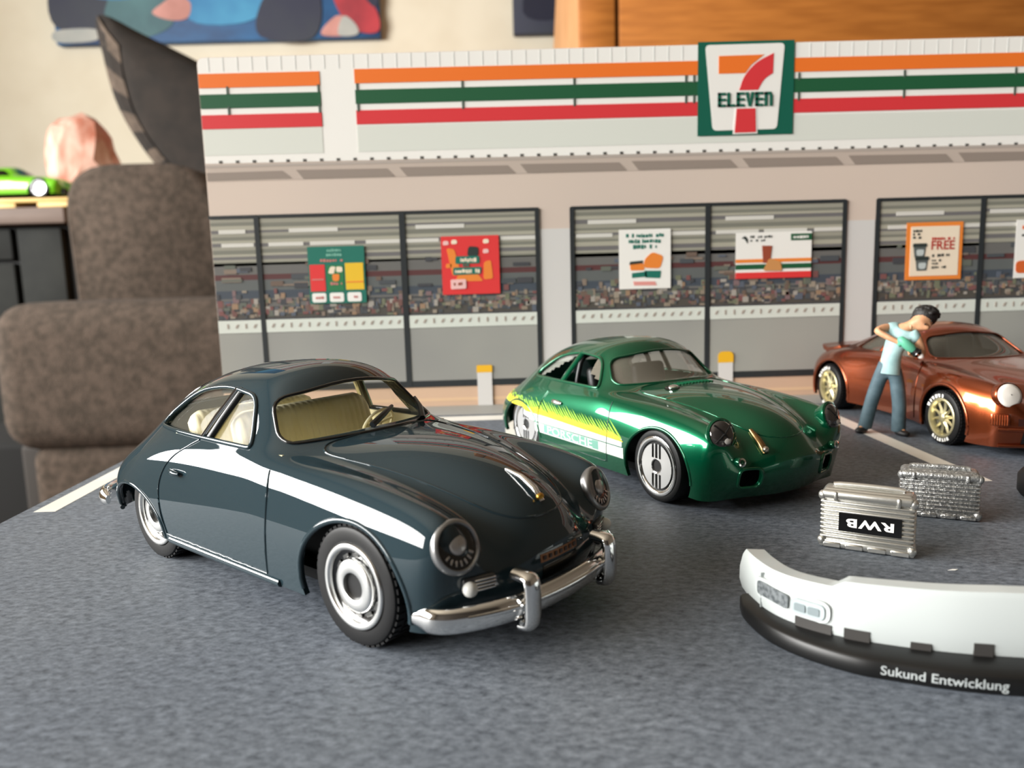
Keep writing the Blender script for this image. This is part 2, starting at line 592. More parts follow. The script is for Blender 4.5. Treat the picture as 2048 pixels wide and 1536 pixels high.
def shop_window(x0, x1, label):
    w = build('shop_window', pr(MB(), x0, 4.7, x1, 44.4, 1), mat('shop_dark_print', '#5c5d5c', 0.6), BD, smooth=0)
    # ceiling strips and light tubes of the photographed interior
    cm = MB()
    z = 44.0
    k = 0
    while z > 34.2:
        h = random.uniform(0.5, 1.0)
        cm.box(((x0 + x1) / 2, -0.075, z - h / 2), (x1 - x0, 0.05, h), mi=k % 4)
        z -= h
        k += 1
    build('ceiling_print', cm, [mat('ceil_a', '#9c9a8c', 0.6), mat('ceil_b', '#7d7d72', 0.6), mat('ceil_c', '#aaa797', 0.6), mat('ceil_d', '#6f6d6d', 0.6)], w, smooth=0)
    tb_ = MB()
    xx = x0 + random.uniform(0, 3)
    while xx < x1 - 2:
        ll = min(random.uniform(7, 13), x1 - xx)
        tb_.box((xx + ll / 2, -0.128, 38.2), (ll, 0.05, 0.85))
        xx += ll + random.uniform(1.2, 3)
    xx = x0 + random.uniform(1, 8)
    tb_.box((min(xx + 5, x1 - 5.6), -0.134, 41.2), (min(11, x1 - x0 - 0.4) if x1 - x0 > 12 else 6, 0.05, 0.9))
    build('light_tube_print', tb_, mat('tube_print', '#d7d5cd', 0.6), w, smooth=0)
    md = MB()
    z = 34.2
    for h, mi in ((2.6, 0), (1.2, 1), (2.4, 2), (1.8, 3), (1.9, 0), (3.4, 4)):
        md.box(((x0 + x1) / 2, -0.075, z - h / 2), (x1 - x0, 0.05, h), mi=mi)
        z -= h
    build('back_wall_print', md, [mat('mid_a', '#6b6a67', 0.6), mat('mid_b', '#5b3535', 0.6), mat('mid_c', '#616564', 0.6), mat('mid_d', '#454d57', 0.6), mat('mid_e', '#514d47', 0.6)], w, smooth=0)
    gd = MB()
    q = 0
    for zz in (21.5, 23.6, 25.5):
        gd.box(((x0 + x1) / 2, -0.13, zz), (x1 - x0, 0.05, 0.35), mi=12)
    for q in range(int((x1 - x0) * 5.5)):
        ww, hh = random.uniform(0.35, 1.5), random.uniform(0.4, 1.5)
        gd.box((random.uniform(x0 + ww / 2, x1 - ww / 2), -0.135 - 0.0006 * (q % 90), random.triangular(21.4, 28.0, 22.5) + hh / 2), (ww, 0.05, hh), mi=random.randrange(len(PM)))
    for q in range(int((x1 - x0) * 0.6)):
        ww, hh = random.uniform(1.0, 5.0), random.uniform(0.4, 1.4)
        gd.box((random.uniform(x0 + 2.6, x1 - 2.6), -0.20 - 0.0008 * q, random.uniform(28, 34)), (ww, 0.05, hh), mi=random.choice([4, 5, 12, 8, 1, 0]))
    gd_o = build('goods_print', gd, PM, w, smooth=0)
    gd_o['kind'] = 'stuff'
    bd = build('counter_band', pr(MB(), x0, 18.4, x1, 21.3, 5), M_BAND, w, smooth=0)
    mk = MB()
    xx = x0 + 2.2
    while xx < x1 - 1.5:
        if random.random() < 0.75:
            mk.prism([(xx - .45, 19.5), (xx + .1, 19.5), (xx + .5, 20.4), (xx - .1, 20.3)], -0.31, -0.26, 'y')
        else:
            mk.box((xx, -0.285, 19.95), (0.4, 0.05, 1.1))
        xx += 2.05
    build('band_mark', mk, M_MARK, bd, smooth=0)['kind'] = 'stuff'
    build('lower_pane', pr(MB(), x0, 6.1, x1, 18.3, 4), mat('lower_pane_print', '#959591', 0.55, noise=(30, '#a3a39c', 2)), w, smooth=0)
    build('sill_bar', pr(MB(), x0 - .3, 4.6, x1 + .3, 6.1, 5), M_MULL, w, smooth=0)
    build('head_bar', pr(MB(), x0 - .3, 44.1, x1 + .3, 44.8, 5), M_MULL, w, smooth=0)
    return w


for x0, x1 in ((-63.9, -53.6), (-53.6, -21.0), (-21.0, 9.5)):
    shop_window(x0, x1, '')
for x0, x1 in ((17.5, 48.3), (48.3, 79.5)):
    shop_window(x0, x1, '')
for x0, x1 in ((87.3, 111.4), (111.4, 140), (148, 178), (178, 208)):
    shop_window(x0, x1, '')
for xx, hw in ((-53.6, .55), (-21.0, .65), (9.5, .5), (17.4, .5), (48.3, .6), (79.6, .5), (87.2, .5), (111.4, .6), (140, .5)):
    build('mullion', pr(MB(), xx - hw, 4.7, xx + hw, 44.6, 6), M_MULL, BD, smooth=0)
pil = MB()
for a, b in ((10.0, 16.9), (80.1, 86.7), (140.6, 147.6)):
    build('pillar_print', pr(MB(), a, 4.6, b, 40, 1), mat('pillar_print', '#d5d3d0', 0.6), BD, smooth=0)
build('pavement_print', pr(MB(), -63.9, 0.0, 300, 4.6, 1), mat('pavement_print', '#d9b79a', 0.65, noise=(45, '#cfae96', 3, (0.3, 1, 1))), BD, smooth=0)
build('pavement_edge', pr(MB(), -63.9, 1.2, 300, 1.9, 2), mat('pavement_edge_print', '#e2c09c', 0.65), BD, smooth=0)

# posters printed on the panes
M_PTEAL = mat('poster_teal', '#1d7262', 0.55)
M_PRED = mat('poster_red', '#e23a3a', 0.55)
M_PYEL = mat('poster_yellow', '#eec22f', 0.55)
M_PORA = mat('poster_orange', '#ef8a38', 0.55)
M_PCRM = mat('poster_cream', '#f3e3cb', 0.55)
M_PBRN = mat('poster_brown', '#9c4a32', 0.55)
M_PDRK = mat('poster_dark', '#2f3835', 0.55)
M_PMNT = mat('poster_mint', '#7cb7a4', 0.55)
M_PGRN = mat('poster_green', '#2c7a4c', 0.55)


def squiggle(mb, x, z, w, h, layer, mi=0, n=None, seed=0):
    """unreadable small print: a broken row of tiny strokes"""
    rnd = random.Random(seed)
    xx = x
    while xx < x + w - 0.2:
        ww = rnd.uniform(0.25, 0.6)
        if rnd.random() < 0.85:
            pr(mb, xx, z + rnd.uniform(0, 0.2) * h, min(xx + ww, x + w), z + h * rnd.uniform(0.75, 1), layer, mi)
        xx += ww + rnd.uniform(0.08, 0.2)
    return mb


P1 = build('poster', pr(MB(), -42.6, 24.6, -29.8, 37.4, 8), M_PTEAL, BD, smooth=0)
tag(P1, 'teal menu poster with red, green and yellow boxes')
p = MB()
pr(p, -42.3, 27.4, -38.9, 33.4, 9, 1)
pr(p, -34.3, 27.6, -30.2, 33.6, 9, 2)
pr(p, -38.5, 27.4, -34.7, 33.2, 9, 5)
ppoly(p, round_poly([(-38.2, 31.4), (-36.9, 31.2), (-36.4, 32.9), (-37.6, 32.9)], .4), 10, 6)
ppoly(p, round_poly([(-36.3, 31.6), (-34.9, 31.6), (-34.9, 32.8), (-36.3, 32.9)], .4), 10, 6)
ppoly(p, round_poly([(-37.2, 29.6), (-35.8, 29.6), (-35.6, 31.2), (-37.3, 31.2)], .5), 10, 7)
for k in range(3):
    ppoly(p, round_poly([(-42.1 + k * 4.0, 24.9), (-38.9 + k * 4.0, 24.9), (-38.9 + k * 4.0, 27.0), (-42.1 + k * 4.0, 27.0)], .5), 9, 3)
    squiggle(p, -41.3 + k * 4.0, 25.6, 1.8, 0.7, 10, 8, seed=k)
squiggle(p, -39.8, 33.9, 5.2, 0.7, 9, 8, seed=5)
squiggle(p, -38.4, 35.1, 3.6, 0.8, 9, 4, seed=6)
squiggle(p, -38.2, 36.1, 3.2, 0.8, 9, 4, seed=7)
pr(p, -41.9, 29.9, -39.2, 30.2, 10, 8)
pr(p, -34.2, 29.2, -30.3, 29.5, 10, 7)
squiggle(p, -38.2, 28.7, 3.2, 0.7, 10, 8, seed=8)
build('print', p, [M_PTEAL, M_PRED, M_PYEL, M_WHITE, M_PMNT, M_PGRN, M_PCRM, M_PORA, mat('poster_rose', '#c9807a', 0.55)], P1, smooth=0)

P2 = build('poster', pr(MB(), -12.4, 25.8, 0.7, 38.9, 8), M_PRED, BD, smooth=0)
tag(P2, 'red promotional poster with a mint lettered banner')
p = MB()
ppoly(p, round_poly([(-11.2, 36.3), (-9.4, 36.0), (-8.0, 30.2), (-10, 30)], .6), 9, 0)
ppoly(p, round_poly([(-3.0, 29.0), (-0.8, 29.2), (-1.2, 33.4), (-2.8, 33)], .6), 9, 0)
ppoly(p, round_poly([(-9.5, 28.8), (-3.0, 28.7), (-4.5, 30.6), (-8.5, 30.6)], .6), 9, 0)
ppoly(p, round_poly([(-9.9, 30.2), (-3.6, 30.3), (-3.4, 31.9), (-9.8, 31.9)], .4), 10, 1)
ppoly(p, round_poly([(-9.3, 32.7), (-3.8, 32.7), (-3.8, 34.4), (-9.2, 34.4)], .4), 10, 1)
ppoly(p, round_poly([(-6.6, 34.4), (-4.0, 34.4), (-4.0, 36.4), (-6.2, 36.6)], .6), 10, 2)
squiggle(p, -9.4, 30.5, 5.6, 1.0, 11, 3, seed=1)
squiggle(p, -8.8, 33.0, 4.6, 1.0, 11, 3, seed=2)
squiggle(p, -7.6, 32.0, 1.4, 0.7, 11, 1, seed=3)
ppoly(p, round_poly([(-10.5, 27.0), (-7.0, 27.1), (-7.0, 29.2), (-10.5, 29.2)], .3), 11, 4)
squiggle(p, -9.8, 27.8, 2.0, 0.8, 12, 5, seed=4)
for (cx, cz, m) in ((-11.3, 37.4, 4), (-9.4, 37.6, 3), (-2.2, 37.6, 3), (-2.3, 35.4, 4), (-10.8, 32.3, 0)):
    ppoly(p, round_poly([(cx - .7, cz - .5), (cx + .7, cz - .4), (cx + .6, cz + .5), (cx - .6, cz + .5)], .4), 9, m)
build('print', p, [M_PORA, M_PTEAL, M_PDRK, M_PCRM, mat('poster_pink', '#f2c3bf', 0.55), M_PBRN], P2, smooth=0)

P3 = build('poster', pr(MB(), 28.0, 25.9, 39.8, 39.3, 8), M_WHITE, BD, smooth=0)
tag(P3, 'white poster with green headline and orange snack cup')
p = MB()
for k, (a, w) in enumerate(((29.6, 8.6), (30.2, 7.4), (31.2, 5.4))):
    squiggle(p, a, 37.4 - k * 1.25, w, 0.95, 9, 0, seed=20 + k)
ppoly(p, round_poly([(33.6, 30.6), (37.4, 30.4), (38.2, 33.2), (35.6, 34.2), (33.8, 32.6)], .8), 9, 1)
ppoly(p, round_poly([(30.6, 30.1), (33.8, 30.1), (33.6, 31.6), (30.4, 31.8)], .3), 9, 1)
ppoly(p, [(30.3, 31.4), (33.4, 31.7), (33.4, 32.3), (30.5, 32.1)], 10, 3)
ppoly(p, [(30.9, 28.4), (34.4, 28.6), (34.2, 29.8), (30.9, 29.5)], 9, 0)
ppoly(p, [(34.0, 28.4), (37.4, 28.2), (37.6, 29.9), (33.8, 30.0)], 9, 0)
ppoly(p, [(31.4, 26.7), (36.6, 26.6), (36.2, 27.5), (31.2, 27.6)], 9, 2)
build('print', p, [M_PTEAL, M_PORA, mat('poster_salmon', '#e59b93', 0.55), M_PDRK], P3, smooth=0)

P4 = build('poster', pr(MB(), 54.7, 27.5, 72.1, 37.9, 8), M_WHITE, BD, smooth=0)
tag(P4, 'wide white poster with orange, green and red stripes and drink')
p = MB()
pr(p, 54.7, 31.1, 72.1, 31.9, 9, 0)
pr(p, 54.7, 29.6, 72.1, 30.7, 9, 1)
pr(p, 54.7, 27.5, 72.1, 28.9, 9, 2)
ppoly(p, [(61.0, 31.0), (62.6, 30.8), (63.0, 34.8), (60.7, 34.9)], 10, 3)
ppoly(p, round_poly([(61.0, 29.2), (65.4, 29.1), (65.0, 31.2), (62.4, 32.0)], .5), 11, 4)
pr(p, 67.3, 35.9, 72.1, 37.4, 9, 1)
squiggle(p, 67.9, 36.3, 3.4, 0.6, 10, 6, seed=31)
squiggle(p, 58.0, 36.6, 5.0, 0.6, 9, 5, seed=32)
squiggle(p, 58.0, 35.8, 3.4, 0.5, 9, 5, seed=33)
ppoly(p, round_poly([(55.9, 36.6), (56.7, 36.5), (57.4, 35.3), (57.5, 36.4), (56.8, 37.2)], .3), 9, 5)
build('print', p, [M_PORA, M_GR, M_PRED, M_PBRN, mat('poster_tan', '#cf9257', 0.55), M_PDRK, M_WHITE], P4, smooth=0)

P5 = build('poster', pr(MB(), 93.9, 26.1, 106.9, 39.1, 8), M_PORA, BD, smooth=0)
tag(P5, 'cream poster with orange border, two cups and red FREE lettering')
p = MB()
pr(p, 94.9, 27.0, 106.1, 38.2, 9, 0)
ptext(p, 'FREE', 99.7, 32.9, 2.0, 5.4, 10, 0.02, 1)
squiggle(p, 99.8, 35.0, 5.2, 0.7, 10, 1, seed=41)
for (cx, cz, sc_) in ((97.0, 31.4, 1.0), (97.6, 28.4, 1.0)):
    ppoly(p, [(cx - 1.1, cz - .2), (cx + 1.2, cz - .2), (cx + 1.5, cz + 2.2), (cx - 1.4, cz + 2.2)], 10, 2)
    ppoly(p, round_poly([(cx - 1.6, cz + 2.2), (cx + 1.7, cz + 2.2), (cx + 1.6, cz + 3.0), (cx - 1.5, cz + 3.0)], .2), 11, 3)
    ppoly(p, round_poly([(cx - .6, cz + .2), (cx + .9, cz + .2), (cx + 1.1, cz + 1.6), (cx - .7, cz + 1.6)], .5), 12, 4)
for k in range(3):
    squiggle(p, 95.4, 36.9 - k * 0.75, 2.0, 0.62, 10, 3, seed=50 + k)
squiggle(p, 100.0, 31.2, 4.0, 0.8, 10, 3, seed=42)
squiggle(p, 100.0, 30.2, 2.4, 0.5, 10, 3, seed=43)
squiggle(p, 100.0, 29.5, 1.4, 0.5, 10, 3, seed=44)
squiggle(p, 100.0, 28.6, 3.8, 0.6, 10, 3, seed=45)
build('print', p, [M_PCRM, mat('poster_deep_red', '#b8352c', 0.55), mat('cup_grey', '#5f6664', 0.55), M_PDRK, mat('cup_light', '#c3ccca', 0.55)], P5, smooth=0)
P6 = build('poster', pr(MB(), 119.2, 25.9, 131, 39.1, 8), M_WHITE, BD, smooth=0)
tag(P6, 'white poster with an orange snack at the right edge')
p = MB()
ppoly(p, round_poly([(119.6, 27.0), (124, 27.0), (124, 30.0), (119.6, 29.8)], 1.0), 9, 0)
squiggle(p, 120.6, 36.8, 6, 1.2, 9, 0, seed=61)
squiggle(p, 120.6, 35.2, 6, 0.8, 9, 1, seed=62)
build('print', p, [mat('poster_snack', '#d9662f', 0.55), M_PDRK], P6, smooth=0)

# printed bollards
for (x0, x1, zt, zy, dome) in ((-5.3, -1.7, 9.4, 7.8, False), (50.9, 54.5, 10.9, 8.4, True)):
    bo = build('bollard_print', pr(MB(), x0 + 0.1, 0.0, x1 - 0.1, zy, 8), mat('bollard_white', '#dcd9d6', 0.6), BD, smooth=0)
    r = 1.5 if dome else 0.4
    build('bollard_cap', ppoly(MB(), round_poly([(x0, zy - .1), (x1, zy - .1), (x1, zt), (x0, zt)], [0, 0, r, r]), 9), mat('bollard_yellow', '#f2b924', 0.6), bo, smooth=0)

# ------------------------------------------------------------------ die-cast car builder
def cage(rings, nose_bulge, tail_bulge, zbot_n, zbot_t):
    """rings run tail to nose, each nine (x,y,z) from the centre line down to the sill; nose and tail are closed with a patch"""
    V, F, idx = [], [], {}

    def vid(key, p):
        if key not in idx:
            idx[key] = len(V)
            V.append(p)
        return idx[key]

    def ring(r, i):
        x, y, z = rings[r][abs(i)]
        return vid(('r', r, i), (x, y if i >= 0 else -y, z))
    for r in range(len(rings) - 1):
        for i in range(-8, 8):
            F.append((ring(r, i), ring(r + 1, i), ring(r + 1, i + 1), ring(r, i + 1)))

    def patch(r, bulge, zb, flip):
        top = rings[r]

        def P(j, i):
            if abs(i) == 4:
                return ring(r, (4 + j) * (1 if i > 0 else -1))
            if j == 0:
                return ring(r, i)
            x, y, z = top[abs(i)]
            xs = top[8][0] + (x - top[4][0])
            t = j / 4.0
            xx = x * (1 - t) + xs * t + bulge * 4 * t * (1 - t)
            return vid(('p', r, j, i), (xx, y if i >= 0 else -y, z * (1 - t) + zb * t))
        for j in range(4):
            for i in range(-4, 4):
                q = (P(j, i), P(j + 1, i), P(j + 1, i + 1), P(j, i + 1))
                F.append(q[::-1] if flip else q)
    patch(len(rings) - 1, nose_bulge, zbot_n, False)
    patch(0, tail_bulge, zbot_t, True)
    return V, F


def eval_mods(me, mods):
    """apply modifiers given as (type, settings) and return a new mesh (mm units)"""
    o = bpy.data.objects.new('work', me)
    COL.objects.link(o)
    for t, st in mods:
        m = o.modifiers.new(t, t)
        for k, v in st.items():
            setattr(m, k, v)
    bpy.context.view_layer.update()
    r = bpy.data.meshes.new_from_object(o.evaluated_get(bpy.context.evaluated_depsgraph_get()))
    bpy.data.objects.remove(o)
    return r


def raw_mesh(name, v, f, fix=True):
    me = bpy.data.meshes.new(name)
    me.from_pydata([tuple(p) for p in v], [], f)
    bm = bmesh.new()
    bm.from_mesh(me)
    if fix:
        bmesh.ops.recalc_face_normals(bm, faces=bm.faces[:])
    bm.to_mesh(me)
    bm.free()
    return me


class Skin:
    """the smooth outer surface of a car body, with ray helpers in car space (mm)"""

    def __init__(self, me):
        self.v = [v.co.copy() for v in me.vertices]
        self.f = [tuple(p.vertices) for p in me.polygons]
        self.n = [n.vector.copy() for n in me.vertex_normals]
        self.bvh = BVHTree.FromPolygons(self.v, self.f)

    def side(self, x, z, sgn, off=0.0):
        h = self.bvh.ray_cast(Vector((x, 30 * sgn, z)), Vector((0, -sgn, 0)))
        if h[0] is None:
            h = self.bvh.find_nearest(Vector((x, 14 * sgn, z)))
        return h[0] + self.norm(h) * off

    def top(self, x, y, off=0.0):
        h = self.bvh.ray_cast(Vector((x, y, 60)), Vector((0, 0, -1)))
        if h[0] is None:
            h = self.bvh.find_nearest(Vector((x, y, 12)))
        return h[0] + self.norm(h) * off

    def front(self, y, z, off=0.0, back=False):
        s = -1 if back else 1
        h = self.bvh.ray_cast(Vector((60 * s, y, z)), Vector((-s, 0, 0)))
        if h[0] is None:
            h = self.bvh.find_nearest(Vector((28 * s, y, z)))
        return h[0] + self.norm(h) * off

    def norm(self, h):
        f = self.f[h[2]]
        w = poly_3d_calc([self.v[i] for i in f], h[0])
        n = Vector((0, 0, 0))
        for a, i in zip(w, f):
            n += self.n[i] * a
        return n.normalized()

    def frame(self, p):
        """orientation with local Z along the surface normal nearest p"""
        h = self.bvh.find_nearest(Vector(p))
        n = self.norm(h)
        return h[0], n


def frame_matrix(loc, n, up=(0, 0, 1)):
    n = Vector(n).normalized()
    u = Vector(up)
    x = u.cross(n)
    if x.length < 1e-4:
        x = Vector((1, 0, 0))
    x.normalize()
    y = n.cross(x)
    return Matrix.Translation(loc) @ Matrix((x, y, n)).transposed().to_4x4()


def car_body(name, parent, rings, paint, cutters, nose_bulge=0.8, tail_bulge=-0.8, zbn=2.4, zbt=2.8, thick=0.55, level=3):
    v, f = cage(rings, nose_bulge, tail_bulge, zbn, zbt)
    me0 = raw_mesh('cage', v, f)
    # make sure the cage faces outwards
    c = sum((Vector(p.normal).dot(Vector((p.center.x * 0.2, p.center.y, p.center.z - 6))) for p in me0.polygons))
    if c < 0:
        me0.flip_normals()
    sk = eval_mods(me0, [('SUBSURF', dict(levels=level, render_levels=level))])
    skin = Skin(sk)
    shell = eval_mods(sk, [('SOLIDIFY', dict(thickness=thick, offset=-1.0))])
    cutobjs = []
    mods = []
    for mb in cutters:
        cm = raw_mesh('cutter', mb.v, mb.f)
        co = bpy.data.objects.new('cutter', cm)
        COL.objects.link(co)
        cutobjs.append(co)
        mods.append(('BOOLEAN', dict(operation='DIFFERENCE', solver='MANIFOLD', object=co)))
    res = eval_mods(shell, mods) if mods else shell
    for co in cutobjs:
        bpy.data.objects.remove(co)
    # smooth normals from the uncut surface, flat ones on the cut walls
    nv = len(res.vertices)
    vn = [None] * nv
    loops = [Vector((0, 0, 0))] * len(res.loops)
    for p in res.polygons:
        h = skin.bvh.find_nearest(p.center)
        on = h[3] is not None and h[3] < 0.06 and abs(p.normal.dot(h[1])) > 0.75
        for li in p.loop_indices:
            vi = res.loops[li].vertex_index
            if on:
                if vn[vi] is None:
                    vn[vi] = skin.norm(skin.bvh.find_nearest(res.vertices[vi].co))
                loops[li] = vn[vi]
            else:
                loops[li] = p.normal.copy()
    for vv in res.vertices:
        vv.co = vv.co * S
    res.polygons.foreach_set('use_smooth', [True] * len(res.polygons))
    res.normals_split_custom_set([tuple(n) for n in loops])
    res.materials.clear()
    res.materials.append(paint)
    res.name = name
    o = link(name, res, parent)
    return o, skin


def in_poly(x, y, poly):
    c = False
    n = len(poly)
    j = n - 1
    for i in range(n):
        xi, yi = poly[i]
        xj, yj = poly[j]
        if (yi > y) != (yj > y) and x < (xj - xi) * (y - yi) / (yj - yi) + xi:
            c = not c
        j = i
    return c


def glazing(skin, poly, mode, m, parent, name, depth=0.3, lim=None, sgn=1):
    """the part of the body skin behind an opening, sunk a little and grown under the rim"""
    cx = sum(p[0] for p in poly) / len(poly)
    cy = sum(p[1] for p in poly) / len(poly)
    big = [(cx + (a - cx) * 1.10, cy + (b - cy) * 1.12) for a, b in poly]
    keep = []
    for f in skin.f:
        c = sum((skin.v[i] for i in f), Vector()) / len(f)
        if mode == 'side':
            ok = c.y * sgn > 4 and in_poly(c.x, c.z, big)
        else:
            ok = lim[0] < c.x < lim[1] and in_poly(c.y, c.z, big)
        if ok:
            keep.append(f)
    used = sorted({i for f in keep for i in f})
    mp = {i: k for k, i in enumerate(used)}
    mb = MB().add([skin.v[i] - skin.n[i] * depth for i in used], [tuple(mp[i] for i in f) for f in keep])
    return build(name, mb, m, parent, smooth=60, fix=False)


def wheel(parent, loc, sgn, r, width, style, mats, hub=0.62, steer=0.0):
    """outer face towards sgn*y; parts: tyre > rim, hub"""
    M = Matrix.Rotation(-sgn * pi / 2, 4, 'X')      # local +Z -> outward
    w = width
    hr = r * hub
    prof = [(hr, -w), (r * 0.92, -w), (r, -w * 0.86), (r, -w * 0.16), (r * 0.965, -w * 0.04), (r * 0.90, 0.0), (hr * 1.06, -0.05), (hr, -0.35)]
    mb = MB().lathe(prof, 56, M, closed=True)
    if style['tread']:
        for k in range(46):
            a = 2 * pi * k / 46
            for q in (-0.2, -0.5, -0.8):
                R = Matrix.Rotation(a + (0.06 if q == -0.5 else 0), 3, 'Z')
                c = M @ (R @ Vector((r * 1.0, 0, w * q)))
                mb.box(c, (r * 0.035, r * 0.085, w * 0.22), rot=M.to_3x3() @ R)
    ty = build('wheel', mb, M_TYRE, parent, smooth=40, loc=loc)
    ty.rotation_euler = (0, 0, steer)
    style['make'](ty, M, hr, r, w, mats)
    return ty


def hub_cap_style(ty, M, hr, r, w, mats):
    chrome, dark = mats
    # bright outer lip, black dished ring with slots, bright cap with a dark centre
    build('rim', MB().lathe([(hr * 1.02, -0.35), (hr * 1.02, 0.02), (hr * 0.99, 0.12), (hr * 0.90, 0.10), (hr * 0.87, -0.02), (hr * 0.86, -0.6)], 56, M), mat('hub_chrome', (0.88, 0.88, 0.86), 0.27, 1.0), ty, smooth=50)
    build('rim_dish', MB().lathe([(hr * 0.87, -0.30), (hr * 0.74, -0.62), (hr * 0.60, -0.60), (hr * 0.55, -0.45), (0.02, -0.45)], 48, M), dark, ty, smooth=50)
    sl = MB()
    for k in range(12):
        a = 2 * pi * k / 12
        R = Matrix.Rotation(a, 3, 'Z')
        sl.rbox(M @ (R @ Vector((hr * 0.72, 0, -0.52))), (hr * 0.10, hr * 0.22, 0.14), 0.05, 1, rot=M.to_3x3() @ R)
    build('rim_lug', sl, mat('aged_chrome', (0.16, 0.16, 0.155), 0.35, 1.0), ty, smooth=40)['kind'] = 'stuff'
    cap = build('hub_cap', MB().lathe([(hr * 0.64, -0.55), (hr * 0.64, -0.14), (hr * 0.61, -0.02), (hr * 0.52, 0.06), (hr * 0.36, 0.10), (hr * 0.33, 0.04), (hr * 0.325, -0.4)], 48, M), MATS['hub_chrome'], ty, smooth=50)
    build('axle_end', MB().lathe([(hr * 0.35, -0.30), (0.01, -0.30)], 32, M), M_BLACK, ty, smooth=0)


def slot_disc_style(ty, M, hr, r, w, mats):
    chrome, dark = mats
    build('rim', MB().lathe([(hr * 1.05, -0.3), (hr * 1.05, 0.05), (hr * 1.0, 0.14), (hr * 0.90, 0.08), (hr * 0.86, -0.10), (hr * 0.85, -0.4)], 56, M), chrome, ty, smooth=50)
    build('rim_back', MB().lathe([(hr * 0.88, -0.22), (0.01, -0.22)], 40, M), dark, ty, smooth=0)
    # polished disc with three upright slots above and three below the axle
    R_ = hr * 0.79
    hs = hr * 0.25
    cols = [-0.235, 0.0, 0.235]
    sw = 0.078
    mb = MB()
    n = 72

    def col(x0, x1, z0, z1):
        mb.add([M @ Vector(p) for p in ((x0, z0, -0.02), (x1, z0, -0.02), (x1, z1, -0.02), (x0, z1, -0.02))], [(0, 1, 2, 3)])
    xs = [-R_ + 2 * R_ * k / n for k in range(n + 1)]
    for a, b in zip(xs, xs[1:]):
        c = (a + b) / 2
        zt = sqrt(max(R_ * R_ - c * c, 0))
        cut = any(abs(c - q * R_) < sw * R_ for q in cols)
        hole = sqrt(max(hs * hs - c * c, 0))
        if cut:
            col(a, b, hole, max(hole, hs * 1.12))
            col(a, b, -max(hole, hs * 1.12), -hole)
        else:
            col(a, b, hole, zt)
            col(a, b, -zt, -hole)
    # local x/y of the disc plane: keep the slots upright whichever side the wheel is on
    build('disc', mb, mat('polished_disc', (0.80, 0.80, 0.79), 0.28, 0.9), ty, smooth=0, fix=False)
    build('axle_hole', MB().lathe([(hs * 1.04, 0.02), (hs * 0.92, -0.03), (hs * 0.9, -0.21)], 28, M), chrome, ty, smooth=50)
    build('axle_end', MB().lathe([(hs, -0.20), (0.01, -0.20)], 24, M), M_BLACK, ty, smooth=0)


def spoke_style(ty, M, hr, r, w, mats):
    gold, dark = mats
    build('rim', MB().lathe([(hr * 1.06, -0.3), (hr * 1.06, 0.0), (hr * 1.0, 0.12), (hr * 0.93, 0.06), (hr * 0.86, -0.5), (hr * 0.84, -0.9)], 56, M), gold, ty, smooth=50)
    build('rim_back', MB().lathe([(hr * 0.9, -0.95), (0.01, -0.95)], 40, M), dark, ty, smooth=0)
    for k in range(10):
        a = 2 * pi * k / 10 + 0.2
        d = Vector((cos(a), sin(a), 0))
        t = Vector((-sin(a), cos(a), 0))
        sp = MB()
        pts = [d * hr * 0.18 + Vector((0, 0, -0.2)), d * hr * 0.5 + Vector((0, 0, -0.42)), d * hr * 0.86 + Vector((0, 0, -0.35))]
        wd = [hr * 0.12, hr * 0.085, hr * 0.05]
        vs_ = []
        for p_, q in zip(pts, wd):
            vs_ += [M @ (p_ + t * q - Vector((0, 0, .18))), M @ (p_ + Vector((0, 0, 0.12))), M @ (p_ - t * q - Vector((0, 0, .18)))]
        sp.add(vs_, [(0, 1, 4, 3), (1, 2, 5, 4), (3, 4, 7, 6), (4, 5, 8, 7), (0, 2, 1), (6, 7, 8)])
        build('spoke', sp, gold, ty, smooth=30)
    build('hub', MB().lathe([(hr * 0.26, -0.6), (hr * 0.24, -0.12), (hr * 0.15, 0.02), (0.01, 0.04)], 24, M), gold, ty, smooth=50)
    # raised white sidewall lettering, too small to read: two arcs of marks
    lt = MB()
    rnd = random.Random(5)
    rr = (hr * 1.08 + r * 0.9) / 2
    for a0, n, st in ((math.radians(150), 6, -0.22), (math.radians(-118), 7, 0.17)):
        for k in range(n):
            a = a0 + k * st
            R = Matrix.Rotation(a, 3, 'Z')
            hgt = (r * 0.9 - hr * 1.08) * 0.85
            lt.box(M @ (R @ Vector((rr, 0, 0.02))), (hgt, rr * abs(st) * (0.35 if k % 3 else 0.6), 0.08), rot=M.to_3x3() @ R)
            if k % 2 == 0:
                lt.box(M @ (R @ Vector((rr + hgt * 0.3, rr * abs(st) * 0.25, 0.02))), (hgt * 0.35, rr * abs(st) * 0.4, 0.08), rot=M.to_3x3() @ R)
    build('tyre_marking', lt, M_WHITE, ty, smooth=0)['kind'] = 'stuff'


def bead(skin, pts, mode, r, m, parent, name, off=0.0, n=6, mirror=False, closed=False, sgn=-1):
    """a fine raised or inlaid line that follows the skin"""
    def mk(s):
        out = []
        for a, b in pts:
            if mode == 'side':
                out.append(skin.side(a, b, s, off))
            elif mode == 'top':
                out.append(skin.top(a, b * s, off))
            elif mode == 'front':
                out.append(skin.front(a * s, b, off))
            elif mode == 'back':
                out.append(skin.front(a * s, b, off, True))
        return build(name, MB().tube(out, r, n, closed=closed), m, parent, smooth=60)
    r_ = [mk(sgn)]
    if mirror:
        r_.append(mk(-sgn))
    return r_


